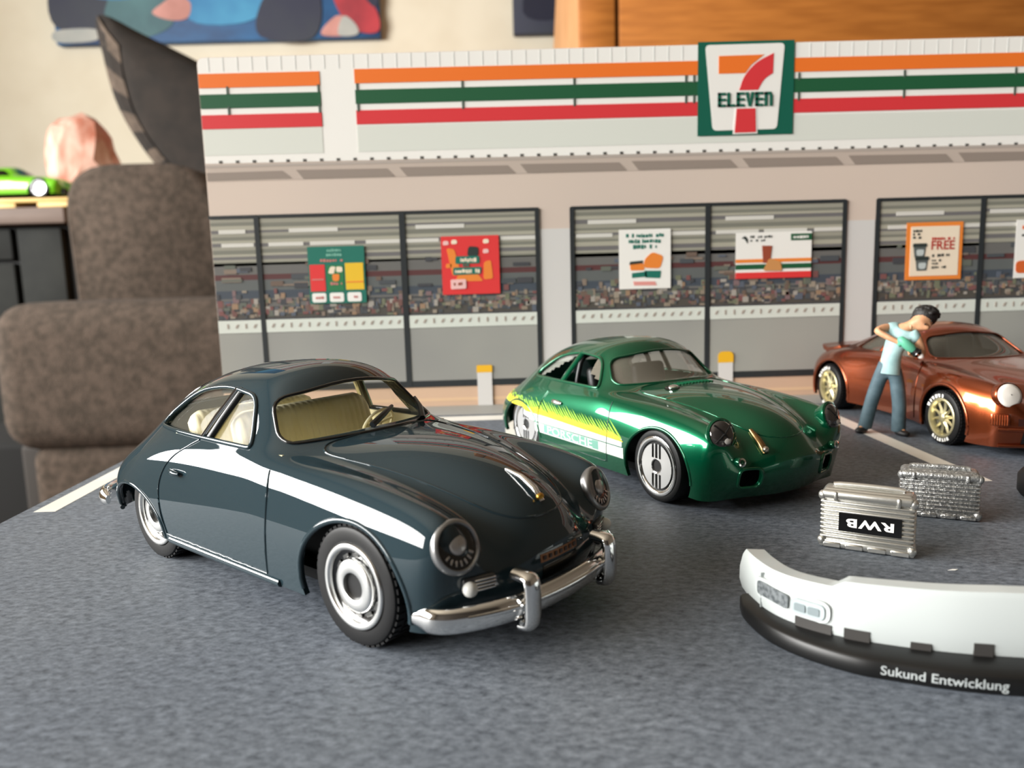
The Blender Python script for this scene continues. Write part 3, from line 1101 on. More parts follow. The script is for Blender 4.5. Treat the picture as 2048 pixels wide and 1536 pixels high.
def on_skin(skin, verts2, faces, mode, m, parent, name, off=0.03, sgn=-1):
    """lay flat artwork on the body"""
    out = []
    for a, b in verts2:
        out.append(skin.side(a, b, sgn, off) if mode == 'side' else (skin.front(a, b, off) if mode == 'front' else skin.top(a, b, off)))
    return build(name, MB().add(out, faces), m, parent, smooth=60, fix=False)


def grid2(x0, z0, x1, z1, nx, nz, shear=0.0, zf=None):
    v = []
    for j in range(nz + 1):
        for i in range(nx + 1):
            t = j / nz
            v.append((x0 + (x1 - x0) * i / nx + shear * t, z0 + (z1 - z0) * t))
    f = [(j * (nx + 1) + i, j * (nx + 1) + i + 1, (j + 1) * (nx + 1) + i + 1, (j + 1) * (nx + 1) + i) for j in range(nz) for i in range(nx)]
    return v, f


def resample(poly, d):
    out = []
    n = len(poly)
    for i in range(n):
        a, b = Vector(poly[i]), Vector(poly[(i + 1) % n])
        k = max(1, int((b - a).length / d))
        for j in range(k):
            p = a.lerp(b, j / k)
            out.append((p.x, p.y))
    return out


def coupe_rings(zs=1.0, sill=2.7, tail=1.2):
    """round-backed two-door coupe of the fifties; zs scales heights above the sill"""
    R = [
        (-31.0, [4.6 * (q / 12) ** 2 for q in (0, 3, 6, 8, 9.6, 10.6, 11, 10.9, 10.4)], [(0, 9.0), (3, 8.9), (6, 8.6), (8, 8.4), (9.6, 8.0), (10.6, 7.2), (11, 6.0), (10.9, 4.6), (10.4, 3.2)]),
        (-29.4, [4.0 * (q / 12) ** 2 for q in (0, 3, 6.2, 8.4, 10.2, 11.5, 12, 11.9, 11.4)], [(0, 11.0), (3, 10.9), (6.2, 10.3), (8.4, 9.8), (10.2, 9.2), (11.5, 8), (12, 6.5), (11.9, 4.6), (11.4, 3)]),
        (-26.2, [3.0 * (q / 12) ** 2 for q in (0, 3.2, 6.4, 8.8, 10.8, 12.3, 12.8, 12.7, 12.3)], [(0, 13.3), (3.2, 13.1), (6.4, 12.2), (8.8, 11.3), (10.8, 10.5), (12.3, 9), (12.8, 7), (12.7, 4.8), (12.3, 2.8)]),
        (-22, [1.6 * (q / 12) ** 2 for q in (0, 3.4, 6.6, 9, 11.4, 12.9, 13.3, 13.2, 12.9)], [(0, 16.6), (3.4, 16.3), (6.8, 15.1), (9.2, 13.2), (11.4, 11.7), (12.9, 9.9), (13.3, 7.4), (13.2, 5), (12.9, 2.8)]),
        (-17.5, [0] * 9, [(0, 19.3), (3.7, 19.0), (7.4, 17.6), (9.9, 14.5), (11.9, 12.6), (13.2, 10.5), (13.5, 7.6), (13.4, 5), (13.1, 2.8)]),
        (-12.5, [0] * 9, [(0, 21.25), (3.9, 20.9), (7.95, 19.35), (10.35, 14.7), (12.3, 13.1), (13.3, 10.8), (13.6, 7.8), (13.5, 5), (13.2, 2.7)]),
        (-7.5, [0] * 9, [(0, 21.8), (4, 21.4), (8.1, 19.9), (10.6, 14.75), (12.4, 13.35), (13.3, 11.0), (13.6, 7.9), (13.5, 5), (13.2, 2.7)]),
        (-2.5, [0, 0, 0, 0, 0, 0, 0, 0, 0], [(0, 22.1), (4, 21.7), (8.2, 20.2), (10.65, 14.85), (12.4, 13.45), (13.3, 11.2), (13.6, 8), (13.5, 5), (13.2, 2.7)]),
        (0.6, [0, -.1, -.7, -.6, 0, 0, 0, 0, 0], [(0, 21.6), (4, 21.1), (8.2, 19.7), (10.65, 14.85), (12.4, 13.55), (13.3, 11.2), (13.6, 8), (13.5, 5), (13.2, 2.7)]),
        (3.4, [0, -.2, -1.2, -1.5, 0, 0, 0, 0, 0], [(0, 18.9), (4, 18.6), (8.5, 17.5), (10.55, 14.8), (12.35, 13.65), (13.3, 11.3), (13.6, 8), (13.5, 5), (13.2, 2.7)]),
        (6.2, [0, -.3, -1.6, -1.4, 0, 0, 0, 0, 0], [(0, 15.6), (4, 15.5), (8.4, 15.0), (10.3, 14.3), (12.0, 13.9), (13.2, 11.4), (13.6, 8), (13.5, 5), (13.2, 2.7)]),
        (8.6, [0, -.2, -.8, -.6, 0, 0, 0, 0, 0], [(0, 15.3), (4, 15.2), (7.7, 14.6), (9.6, 14.0), (11.8, 14.0), (13.1, 11.7), (13.6, 8), (13.5, 5), (13.2, 2.7)]),
        (12.5, [0] * 9, [(0, 15.4), (3.8, 15.2), (7.2, 14.3), (9.0, 13.7), (11.2, 14.1), (12.9, 12.1), (13.6, 8.2), (13.5, 5), (13.2, 2.7)]),
        (17.5, [0] * 9, [(0, 15.0), (3.5, 14.8), (6.6, 13.6), (8.3, 13.0), (10.7, 13.9), (12.6, 12.2), (13.5, 8.4), (13.5, 5.2), (13.2, 2.7)]),
        (22, [0, 0, 0, 0, 0, 0, 0, -.2, -.4], [(0, 14.0), (3.2, 13.7), (6.0, 12.2), (7.7, 11.6), (10.4, 13.4), (12.3, 11.9), (13.2, 8.3), (13.1, 5.3), (12.8, 2.6)]),
        (25.2, [0.3, .2, 0, -.1, 0, -.2, -.5, -.7, -.9], [(0, 12.5), (3, 12.2), (5.6, 10.6), (7.4, 10.4), (10.2, 12.8), (12.2, 11.3), (12.9, 8.0), (12.6, 5.3), (12.2, 2.6)]),
        (26.9, [0.9, .7, 0.1, -.3, -.1, -.5, -1.1, -1.6, -1.9], [(0, 10.7), (3, 10.4), (5.5, 9.0), (7.5, 9.0), (10.0, 12.0), (11.9, 10.6), (12.4, 7.7), (12.0, 5.2), (11.6, 2.6)]),
        (27.6, [1.6, 1.4, 0.7, 0.0, -.4, -.9, -1.2, -1.5, -1.8], [(0, 8.4), (3, 8.2), (5.5, 7.3), (7.6, 7.1), (9.9, 8.9), (11.2, 8.3), (11.6, 6.7), (11.2, 4.9), (10.8, 2.6)]),
    ]
    out = []
    for xc, dx, pts in R:
        row = []
        for k, ((y, z), d) in enumerate(zip(pts, dx)):
            zz = sill + (z - 2.7) * zs
            xx = xc + d
            if xx < -7.5:
                xx = -7.5 + (xx + 7.5) * tail
            row.append((xx, y, zz))
        out.append(row)
    return out

# ------------------------------------------------------------------ slate-blue toy coupe in front
def dark_coupe():
    root = thing('toy_coupe', 'glossy dark slate-blue toy coupe with chrome bumper and cream seats', 'toy car', (-17.46, 83.7, 0), -0.70954)
    paint = mat('slate_blue_enamel', (0.019, 0.034, 0.042), 0.3, 0.0, coat=1.0, coat_rough=0.015, spec=0.0)
    side_win = round_poly([(0.3, 14.5), (-2.2, 18.95), (-8.8, 19.55), (-15.4, 18.5), (-19.7, 15.6), (-20.1, 14.4)], [0.5, 1.6, 3.0, 3.0, 1.2, 0.5])
    screen = round_poly([(-9.85, 15.0), (0, 15.55), (9.85, 15.0), (8.1, 18.95), (0, 20.25), (-8.1, 18.95)], [1.1, 6, 1.1, 1.4, 5, 1.4])
    rear = round_poly([(-6.2, 15.6), (6.2, 15.6), (5.2, 18.8), (-5.2, 18.8)], 1.5)
    cut = [MB().prism(side_win, -20, 20, 'y'), MB().prism(screen, -2.5, 14, 'x'), MB().prism(rear, -34, -13, 'x')]
    for s in (-1, 1):
        arch = [(17.0 + 6.7 * cos(a), 4.6 + 6.1 * sin(a)) for a in [2 * pi * k / 48 for k in range(48)]]
        cut.append(MB().prism(arch, s * 8.6, s * 18, 'y'))
        arch = [(-22.4 + 7.6 * cos(a), 3.0 + 4.9 * sin(a)) for a in [2 * pi * k / 48 for k in range(48)]]
        cut.append(MB().prism(arch, s * 8.6, s * 18, 'y'))
    body, skin = car_body('body', root, coupe_rings(), paint, cut)
    # rims of the openings
    M_SEAL = M_BLACKG
    bead(skin, resample(side_win, 0.6), 'side', 0.26, paint, root, 'window_surround', 0.0, 8, True, True)
    bead(skin, resample(screen, 0.6), 'front', 0.20, M_SEAL, root, 'windscreen_seal', -0.02, 8, False, True, 1)
    bead(skin, resample(rear, 0.6), 'back', 0.2, M_SEAL, root, 'rear_window_seal', -0.02, 8, False, True, 1)
    for sx, cx, cz, rx, rz in ((1, 17.0, 4.6, 6.7, 6.1), (-1, -22.4, 3.0, 7.6, 4.9)):
        arc = [(cx + rx * cos(a), cz + rz * sin(a)) for a in [radians(-12 + 204 * k / 40) for k in range(41)]]
        bead(skin, [p for p in arc if p[1] > 2.8], 'side', 0.28, paint, root, 'arch_lip', -0.12, 8, True)
    g = glass('clear_screen', '#a89a78', 0.04)
    glazing(skin, screen, 'front', g, root, 'windscreen', 0.3, (-2.5, 9))
    glazing(skin, rear, 'front', g, root, 'rear_window', 0.3, (-32, -13))
    for s in (-1, 1):
        glazing(skin, [(a, b) for a, b in side_win if True], 'side', glass('clear_quarter', '#cfcab8', 0.10), root, 'side_window', 0.45, sgn=s)
        p = [skin.side(-9.0, 14.5, s, -0.1), skin.side(-8.2, 16.5, s, -0.1), skin.side(-6.9, 19.4, s, -0.1)]
        build('door_pillar', MB().tube(p, 0.28, 8, ry=0.45, up=(0, s, 0)), M_CHROME, root, smooth=60)
        p2 = [skin.side(-7.9, 14.5, s, -0.2), skin.side(-7.2, 16.5, s, -0.2), skin.side(-6.1, 19.5, s, -0.2)]
        build('door_post', MB().tube(p2, 0.5, 8, ry=0.35, up=(0, s, 0)), mat('post_dark', '#15191b', 0.25), root, smooth=60)
    # shut lines
    seam = mat('slate_blue_seam', (0.010, 0.020, 0.028), 0.25, coat=1.0)
    door = [(5.0, 3.6), (5.4, 7), (5.6, 11), (5.0, 13.2)]
    bead(skin, [tuple(p) for p in spline(door, 6)], 'side', 0.13, paint, root, 'door_seam', -0.01, 6, True)
    door = [(-14.2, 3.6), (-14.9, 6.5), (-14.6, 9.5), (-12.8, 12.2), (-9.2, 14.2)]
    bead(skin, [tuple(p) for p in spline(door, 6)], 'side', 0.13, paint, root, 'door_seam', -0.01, 6, True)
    bead(skin, [(-14.2 + 0.4 * k, 3.5) for k in range(49)], 'side', 0.10, paint, root, 'door_seam', 0.0, 6, True)
    bead(skin, [(-13.6 + 0.5 * k, 2.95) for k in range(42)], 'side', 0.42, paint, root, 'sill', -0.1, 8, True)
    hood = [(7.6, 0), (7.4, 4), (6.9, 7.0), (8.4, 8.2), (12, 7.9), (17, 7.0), (21.5, 6.0), (25, 4.9), (27, 3.4), (27.8, 1.6), (28.0, 0)]
    hp = [tuple(p) for p in spline(hood, 7)]
    bead(skin, hp, 'top', 0.10, paint, root, 'hood_seam', 0.0, 6, True)
    # handles and badge
    for s in (-1, 1):
        p = skin.side(-12.3, 10.9, s, 0.1)
        q = skin.side(-9.9, 10.8, s, 0.35)
        build('door_handle', MB().tube([p, p.lerp(q, 0.25) + Vector((0, s * .25, 0)), p.lerp(q, 0.75) + Vector((0, s * .25, 0)), q], [0.12, 0.3, 0.3, 0.15], 8, ry=[.15, .3, .3, .2]), paint, root, smooth=60)
    hb = [skin.top(23.4, 0, 0.05), skin.top(25.0, 0, 0.35), skin.top(26.3, 0, 0.45), skin.top(27.3, 0, 0.25)]
    build('hood_handle', MB().tube(hb, [0.14, 0.22, 0.36, 0.30], 10, ry=[0.1, 0.3, 0.3, 0.2]), M_CHROME, root, smooth=60)
    c, n = skin.frame((26.8, 0, 10.9))
    build('hood_badge', MB().ball(c + n * 0.35, (0.34, 0.42, 0.34)), mat('badge_gold', (0.55, 0.30, 0.05), 0.35, 1.0), root, smooth=60)
    # headlamps
    for s in (-1, 1):
        ax = Vector((0.93, 0.16 * s, 0.33)).normalized()
        M = frame_matrix(Vector((26.2, 9.95 * s, 9.5)), ax)
        ring = build('headlight', MB().lathe([(1.7, -1.4), (2.2, 0.1), (2.22, 0.45), (2.1, 0.66), (1.9, 0.72), (1.78, 0.62), (1.75, 0.4)], 40, M), mat('lamp_ring_grey', (0.30, 0.30, 0.30), 0.35, 0.8), root, smooth=50)
        build('reflector', MB().lathe([(1.78, 0.52), (1.2, 0.58), (0.02, 0.62)], 32, M), M_BLACKG, ring, smooth=50)
        build('bulb', MB().lathe([(0.82, 0.5), (0.80, 0.74), (0.6, 0.84), (0.02, 0.88)], 28, M @ Matrix.Translation((0, 0.15, 0))), mat('bulb_grey', (0.55, 0.52, 0.50), 0.25, 0.5), ring, smooth=60)
        for k in range(7):
            a = radians(-150 + 20 * k)
            R = Matrix.Rotation(a, 3, 'Z')
            build('flute', MB().rbox(M @ (R @ Vector((1.32, 0, 0.62))), (0.5, 0.2, 0.1), 0.05, 1, rot=M.to_3x3() @ R), MATS['bulb_grey'], ring, smooth=40)
        build('lens', MB().lathe([(1.75, 0.6), (1.5, 0.84), (1.0, 1.0), (0.5, 1.06), (0.01, 1.08)], 32, M), glass('lamp_lens', '#2a2c2c', 0.12), ring, smooth=60)
        # flasher and horn grille below
        c, n = skin.frame((27.5, 8.6 * s, 6.4))
        Mg = frame_matrix(c, n)
        gr = build('horn_grille', MB().rbox(Mg @ Vector((0, 0, 0.1)), (3.0, 1.35, 0.5), 0.3, 2, rot=Mg.to_3x3()), mat('grille_grey', (0.10, 0.10, 0.10), 0.3, 0.8), root, smooth=40)
        for k in range(4):
            build('grille_bar', MB().rbox(Mg @ Vector((-s * 0.45, -0.42 + 0.28 * k, 0.38)), (1.9, 0.13, 0.15), 0.04, 1, rot=Mg.to_3x3()), M_CHROME, gr, smooth=40)
        build('indicator_lamp', MB().ball(Mg @ Vector((s * 1.0, -0.1, 0.5)), 0.62), mat('indicator_white', '#c9c9c4', 0.3), root, smooth=60)
    # bumpers
    def bumper(name, sx, xm, z, ends):
        pts = spline([(sx * (xm - 6.4), -12.3, z - .1), (sx * (xm - 3.6), -11.4, z), (sx * (xm - 1.3), -8.0, z + .1), (sx * (xm - 0.35), -4.5, z + .15), (sx * xm, 0, z + .15),
                      (sx * (xm - 0.35), 4.5, z + .15), (sx * (xm - 1.3), 8.0, z + .1), (sx * (xm - 3.6), 11.4, z), (sx * (xm - 6.4), 12.3, z - .1)], 6)
        n_ = len(pts)
        ra = [0.30 + 0.35 * min(1, min(i, n_ - 1 - i) / 3) for i in range(n_)]
        rb = [0.55 + 0.55 * min(1, min(i, n_ - 1 - i) / 3) for i in range(n_)]
        b = build(name, MB().tube(pts, ra, 16, ry=rb), M_CHROME, root, smooth=70)
        build('bumper_rib', MB().tube([p + Vector((sx * 0.55, 0, 0.25)) for p in pts[8:-8]], 0.22, 8, ry=0.28), M_CHROME, b, smooth=70)
        for s in (-1, 1):
            x = sx * (xm - 0.35)
            y = 5.7 * s
            ov = spline([(x - sx * .2, y, z - 1.5), (x + sx * .7, y, z - 1.2), (x + sx * 0.85, y, z + .6), (x + sx * 0.75, y, z + 2.2), (x + sx * 0.35, y, z + 2.55), (x - sx * 0.9, y, z + 2.6)], 5)
            m_ = len(ov)
            build('overrider', MB().tube(ov, [0.80 + 0.12 * sin(pi * i / (m_ - 1)) for i in range(m_)], 14, ry=0.52, up=(sx, 0, 0.01)), M_CHROME, b, smooth=70)
        return b
    bumper('front_bumper', 1, 30.2, 4.0, 0)
    bumper('rear_bumper', -1, 37.2, 4.4, 0)
    # gilt name strip and black number plate on the nose
    v, f = grid2(-2.6, 6.55, 2.6, 7.25, 10, 1)
    on_skin(skin, v, f, 'front', mat('gilt_strip', '#7a4a22', 0.35, 0.4), root, 'name_strip', 0.05)
    v, f = grid2(-2.3, 4.9, 2.6, 6.3, 10, 2)
    on_skin(skin, v, f, 'front', M_BLACKG, root, 'number_plate', 0.06)
    mk = MB()
    for k in range(7):
        y = 2.1 - 0.7 * k
        p = skin.front(y, 6.9, 0.09)
        mk.box(p, (0.06, 0.36, 0.34))
    build('strip_mark', mk, mat('strip_mark_brown', '#2c1608', 0.5), root, smooth=0)['kind'] = 'stuff'
    # wipers
    for y0, y1 in ((-1.4, 2.8), (5.6, 8.0)):
        a = skin.top(6.9, y0, 0.25)
        b = skin.front(y1, 16.7, 0.4)
        build('wiper', MB().tube([a, a.lerp(b, .5) + Vector((.25, 0, .15)), b], [0.35, 0.32, 0.2], 6), mat('wiper_dark', '#15191c', 0.3), root, smooth=60)
    # interior
    cream = mat('cream_interior', '#fdf5cf', 0.5, noise=(400, '#f8edbe', 2))
    build('floor_pan', MB().box((-1, 0, 3.0), (54, 20.0, 1.0)).box((-3, 0, 5.5), (48, 16.6, 5.0)), M_DARK, root, smooth=0)
    cab = build('interior', MB().rbox((-5, 0, 8.8), (22, 20.4, 3.0), 0.4, 2), cream, root, smooth=40)
    build('dashboard', MB().rbox((3.4, 0, 13.4), (3.4, 18.6, 2.3), 0.8, 3), cream, root, smooth=40)
    for s in (-1, 1):
        build('door_card', MB().box((-5, 10.6 * s, 12.0), (20, 0.5, 4.6)), cream, root, smooth=0)

    def bench(x, z0, z1, hw, lean, name):
        mb = MB()
        n = 22
        rows = []
        prof = [(0.0, z0), (0.35, z0 + 1.0), (0.3, (z0 + z1) / 2), (0.0, z1 - .8), (-0.5, z1 - .1), (-1.1, z1), (-1.7, z1 - .5), (-1.9, z0)]
        for i in range(n * 4 + 1):
            t = i / (n * 4)
            y = -hw + 2 * hw * t
            edge = min(1.0, min(t, 1 - t) * 14)
            bul = 0.16 * abs(sin(pi * n * t)) if 0.02 < t < 0.98 else 0
            rows.append([(x + px * 1.0 + (bul if px >= -0.5 else 0) - lean * (pz - z0), y, z0 + (pz - z0) * (0.86 + 0.14 * sqrt(edge))) for px, pz in prof])
        m = len(prof)
        vs_ = [p for r_ in rows for p in r_]
        fs = [(i * m + k, (i + 1) * m + k, (i + 1) * m + k + 1, i * m + k + 1) for i in range(len(rows) - 1) for k in range(m - 1)]
        fs += [tuple(range(m)), tuple((len(rows) - 1) * m + k for k in range(m))]
        mb.add(vs_, fs)
        return build(name, mb, cream, root, smooth=55)
    bench(-4.2, 9.5, 16.9, 8.7, 0.22, 'front_seat')
    build('seat_cushion', MB().rbox((-1.8, 0, 10.6), (6, 17, 1.8), 0.8, 3), cream, root, smooth=40)
    bench(-14.0, 9.5, 16.0, 8.2, 0.28, 'rear_seat')
    stw = MB()
    Ms = frame_matrix((0.8, 4.6, 14.3), (-0.85, 0, 0.5))
    ringp = [Ms @ Vector((2.0 * cos(a), 2.0 * sin(a), 0)) for a in [2 * pi * k / 28 for k in range(28)]]
    stw.tube(ringp, 0.17, 8, closed=True)
    for a in (0.3, pi - 0.3, -pi / 2):
        stw.tube([Ms @ Vector((0, 0, 0)), Ms @ Vector((2 * cos(a), 2 * sin(a), 0))], 0.14, 6)
    stw.tube([Ms @ Vector((0, 0, 0.2)), Ms @ Vector((0, 0, -2.5))], 0.3, 8)
    build('steering_wheel', stw, cream, root, smooth=60)
    # wheels
    st = dict(tread=True, make=hub_cap_style)
    for x in (17.5, -17.5):
        for s in (-1, 1):
            wheel(root, (x, s * 13.2 if x > 0 else s * 12.9, 5.2), s, 5.2, 3.6, st, (M_CHROME, M_BLACKG), hub=0.70)
        build('axle', MB().tube([(x, -12.6, 5.2), (x, 12.6, 5.2)], 0.45, 10), M_CHROME, root, smooth=60)
    return root


dark_coupe()

# ------------------------------------------------------------------ green toy coupe
def green_coupe():
    root = thing('toy_coupe', 'metallic green toy coupe with yellow and white side stripe', 'toy car', (23.73, 121.55, 0), -1.08504)
    paint = mat('green_metallic_enamel', (0.0, 0.10, 0.043), 0.26, 0.65, coat=1.0, coat_rough=0.02, spec=0.2)
    zs, sill = 0.93, 2.2

    def Z(z):
        return sill + (z - 2.7) * zs
    rings = coupe_rings(zs, sill, 1.12)
    rings = [[(x, y, z - (0.45 if (k >= 7 and x > 23) else 0.0)) for k, (x, y, z) in enumerate(r)] for r in rings]
    side_win = round_poly([(1.6, Z(14.5)), (-0.8, Z(18.85)), (-7.6, Z(19.4)), (-13.6, Z(18.1)), (-17.4, Z(15.4)), (-17.8, Z(14.4))], [0.5, 1.6, 3.0, 3.0, 1.2, 0.5])
    screen = round_poly([(-9.7, Z(15.1)), (0, Z(15.6)), (9.7, Z(15.1)), (8.0, Z(18.95)), (0, Z(20.2)), (-8.0, Z(18.95))], [1.1, 6, 1.1, 1.4, 5, 1.4])
    rear = round_poly([(-6.2, Z(15.6)), (6.2, Z(15.6)), (5.2, Z(18.8)), (-5.2, Z(18.8))], 1.5)
    cut = [MB().prism(side_win, -20, 20, 'y'), MB().prism(screen, -2.5, 14, 'x'), MB().prism(rear, -32, -12.5, 'x')]
    arches = ((1, 17.3, 4.3, 6.3, 5.6), (-1, -19.0, 3.6, 7.0, 5.3))
    for s in (-1, 1):
        for _, cx, cz, rx, rz in arches:
            arch = [(cx + rx * cos(a), cz + rz * sin(a)) for a in [2 * pi * k / 48 for k in range(48)]]
            cut.append(MB().prism(arch, s * 8.6, s * 18, 'y'))
        duct = round_poly([(s * 6.8 - 1.5, 3.3), (s * 6.8 + 1.5, 3.3), (s * 6.8 + 1.5, 5.8), (s * 6.8 - 1.5, 5.8)], 0.9)
        cut.append(MB().prism(duct, 22, 34, 'x'))
    body, skin = car_body('body', root, rings, paint, cut, zbn=1.75)
    bead(skin, resample(side_win, 0.6), 'side', 0.26, paint, root, 'window_surround', 0.0, 8, True, True)
    bead(skin, resample(screen, 0.6), 'front', 0.18, paint, root, 'windscreen_surround', -0.02, 8, False, True, 1)
    for _, cx, cz, rx, rz in arches:
        arc = [(cx + rx * cos(a), cz + rz * sin(a)) for a in [radians(-8 + 196 * k / 40) for k in range(41)]]
        bead(skin, [p for p in arc if p[1] > 2.6], 'side', 0.25, paint, root, 'arch_lip', -0.12, 8, True)
    g = glass('smoky_screen', '#8d877a', 0.45)
    glazing(skin, screen, 'front', g, root, 'windscreen', 0.3, (-2.5, 9))
    glazing(skin, rear, 'front', g, root, 'rear_window', 0.3, (-30, -12.5))
    for s in (-1, 1):
        qw = [p for p in side_win if p[0] < -8]
        glazing(skin, qw, 'side', glass('quarter_glass', '#b6b8ae', 0.35), root, 'quarter_window', 0.4, sgn=s)
        p = [skin.side(-8.4, Z(14.4), s, -0.05), skin.side(-7.9, Z(16.5), s, -0.05), skin.side(-7.3, Z(19.4), s, -0.05)]
        build('door_pillar', MB().tube(p, 0.55, 8, ry=0.35, up=(0, s, 0)), paint, root, smooth=60)
    seam = mat('green_seam', (0.0, 0.03, 0.018), 0.4)
    bead(skin, [tuple(p) for p in spline([(6.7, 3.3), (6.9, 6), (7.0, 9), (6.7, Z(13.2))], 6)], 'side', 0.11, seam, root, 'door_seam', -0.03, 6, True)
    bead(skin, [tuple(p) for p in spline([(-11.6, 3.6), (-12.2, 6.5), (-11.8, 9.0), (-10.4, 11.4)], 6)], 'side', 0.13, paint, root, 'door_seam', 0.0, 6, True)
    bead(skin, [(-11.6 + 0.45 * k, 3.35) for k in range(41)], 'side', 0.10, seam, root, 'door_seam', -0.02, 6, True)
    hood = [(7.6, 0), (7.3, 4), (6.9, 7.0), (8.4, 8.2), (12, 7.9), (17, 7.0), (21.5, 6.0), (25, 4.9), (27, 3.4), (27.8, 1.6), (28.0, 0)]
    bead(skin, [tuple(p) for p in spline(hood, 7)], 'top', 0.10, paint, root, 'hood_seam', 0.0, 6, True)
    # striped side graphic
    white = mat('graphic_white', '#dfe6df', 0.35, coat=0.6)
    yel = mat('graphic_yellow', '#e3d01f', 0.35, coat=0.6)
    lime = mat('graphic_lime', '#8fbf2c', 0.35, coat=0.6)
    pale = mat('graphic_pale_teal', '#6fa594', 0.35, coat=0.6)
    gline = mat('graphic_green_line', '#3c6a5a', 0.4)
    for s in (-1, 1):
        # lower block, upper wedge, then the slanted brush strokes fading upwards
        v, f = grid2(-13.2, 4.55, 10.8, 6.05, 40, 3)
        on_skin(skin, v, f, 'side', white, root, 'graphic_band', 0.03, s)
        v = []
        for i in range(41):
            x = -17.0 + 27.5 * i / 40
            t = max(0.0, min(1.0, (x + 17) / 3.0))
            v += [(x, 6.2 + (1 - t) * 0.6), (x, 7.3 + 0.5 * min(1, (10.5 - x) / 20))]
        f = [(2 * i, 2 * i + 2, 2 * i + 3, 2 * i + 1) for i in range(40)]
        on_skin(skin, v, f, 'side', white, root, 'graphic_wedge', 0.03, s)
        rnd = random.Random(3)
        strokes_y, strokes_l = ([], []), ([], [])
        x = -27.0
        while x < 10.6:
            base = 6.9 + 0.5 * min(1, max(0, (10.5 - x) / 20)) + (0.6 if x < -17 else 0)
            for (L, zb, acc, wd) in ((1.1 + rnd.uniform(-.2, .3), base, strokes_y, 0.95), (2.0 + rnd.uniform(-.3, .4), base + 0.45, strokes_l, 0.6)):
                k = 1.25
                o = len(acc[0])
                x0 = x + rnd.uniform(-.1, .1)
                acc[0].extend([(x0, zb), (x0 + wd, zb), (x0 + wd * 0.8 - k * L * .5, zb + L * .5), (x0 - k * L * .5, zb + L * .5), (x0 + wd * 0.2 - k * L, zb + L)])
                acc[1].extend([(o, o + 1, o + 2, o + 3), (o + 3, o + 2, o + 4)])
            x += 0.8
        on_skin(skin, strokes_l[0], strokes_l[1], 'side', lime, root, 'graphic_stroke', 0.035, s)['kind'] = 'stuff'
        on_skin(skin, strokes_y[0], strokes_y[1], 'side', yel, root, 'graphic_stroke', 0.045, s)['kind'] = 'stuff'
        v, f = text_geo('PORSCHE', 1.25, 12.6, 0.0)
        vb, fb = grid2(-10.4, 4.7, 4.9, 6.0, 24, 2)
        on_skin(skin, vb, fb, 'side', pale, root, 'name_panel', 0.045, s)
        on_skin(skin, [((a - 9.2) if s < 0 else (3.4 - a), 4.75 + b) for a, b in v], f, 'side', white, root, 'name_lettering', 0.07, s)
        v, f = grid2(-13.6, 6.05, 11.0, 6.18, 40, 1)
        on_skin(skin, v, f, 'side', gline, root, 'graphic_line', 0.05, s)
        p, q = skin.side(-8.2, 10.2, s, 0.1), skin.side(-5.4, 10.1, s, 0.1)
        build('door_handle', MB().tube([p, p.lerp(q, .3) + Vector((0, s * .3, .05)), p.lerp(q, .7) + Vector((0, s * .3, .05)), q], [.15, .38, .38, .2], 8), M_CHROME, root, smooth=60)
        # lamps
        ax = Vector((0.93, 0.16 * s, 0.30)).normalized()
        M = frame_matrix(Vector((25.8, 9.9 * s, 10.1)), ax)
        ring = build('headlight', MB().lathe([(1.5, -1.3), (2.05, 0.05), (2.08, 0.35), (1.85, 0.5), (1.7, 0.4)], 36, M), paint, root, smooth=50)
        build('lens', MB().lathe([(1.75, 0.35), (1.65, 0.62), (1.2, 0.85), (0.6, 0.96), (0.01, 1.0)], 32, M), mat('smoked_lens', '#3a3635', 0.12, 0.3, coat=1.0), ring, smooth=60)
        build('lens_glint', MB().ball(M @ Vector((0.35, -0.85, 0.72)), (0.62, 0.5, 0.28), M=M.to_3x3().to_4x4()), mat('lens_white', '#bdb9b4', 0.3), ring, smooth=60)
        tape = MB()
        for a in (0.7, 2.3):
            d = Vector((cos(a), sin(a), 0))
            tape.tube([M @ (d * 1.6 + Vector((0, 0, .68))), M @ Vector((0, 0, 1.05)), M @ (-d * 1.6 + Vector((0, 0, .68)))], 0.14, 5)
        build('lens_tape', tape, M_BLACK, ring, smooth=60)
        c, n = skin.frame((27.3, 8.4 * s, 6.7))
        build('indicator_lamp', MB().ball(c + n * 0.1, (0.75, 0.62, 0.62)), paint, root, smooth=60)
        build('indicator_bezel', MB().lathe([(0.5, 0), (0.55, .14), (0.35, .2)], 18, frame_matrix(c + n * 0.68, n)), M_CHROME, root, smooth=60)
        duct = round_poly([(6.8 - 1.5, 3.3), (6.8 + 1.5, 3.3), (6.8 + 1.5, 5.8), (6.8 - 1.5, 5.8)], 0.9)
        bead(skin, resample(duct, 0.3), 'front', 0.22, paint, root, 'duct_lip', 0.0, 8, False, True, s)
    # offset hood latch, filler cap, louvres
    pts = [skin.front(-4.5, z, 0.25) for z in (7.4, 8.1, 8.9, 9.9)]
    build('hood_latch', MB().tube(pts, [0.45, 0.55, 0.5, 0.25], 10, ry=[0.3, .4, .35, .2]), mat('latch_brass', (0.35, 0.22, 0.10), 0.3, 1.0), root, smooth=60)
    build('latch_stud', MB().ball(skin.front(-4.5, 7.7, 0.6), 0.42), mat('latch_silver', (0.55, 0.5, 0.42), 0.3, 1.0), root, smooth=60)
    c, n = skin.frame((10.6, -4.5, 13.5))
    Mc = frame_matrix(c, n)
    build('filler_well', MB().lathe([(1.15, 0.02), (1.05, 0.12), (0.9, 0.05), (0.01, 0.04)], 28, Mc), M_BLACKG, root, smooth=50)
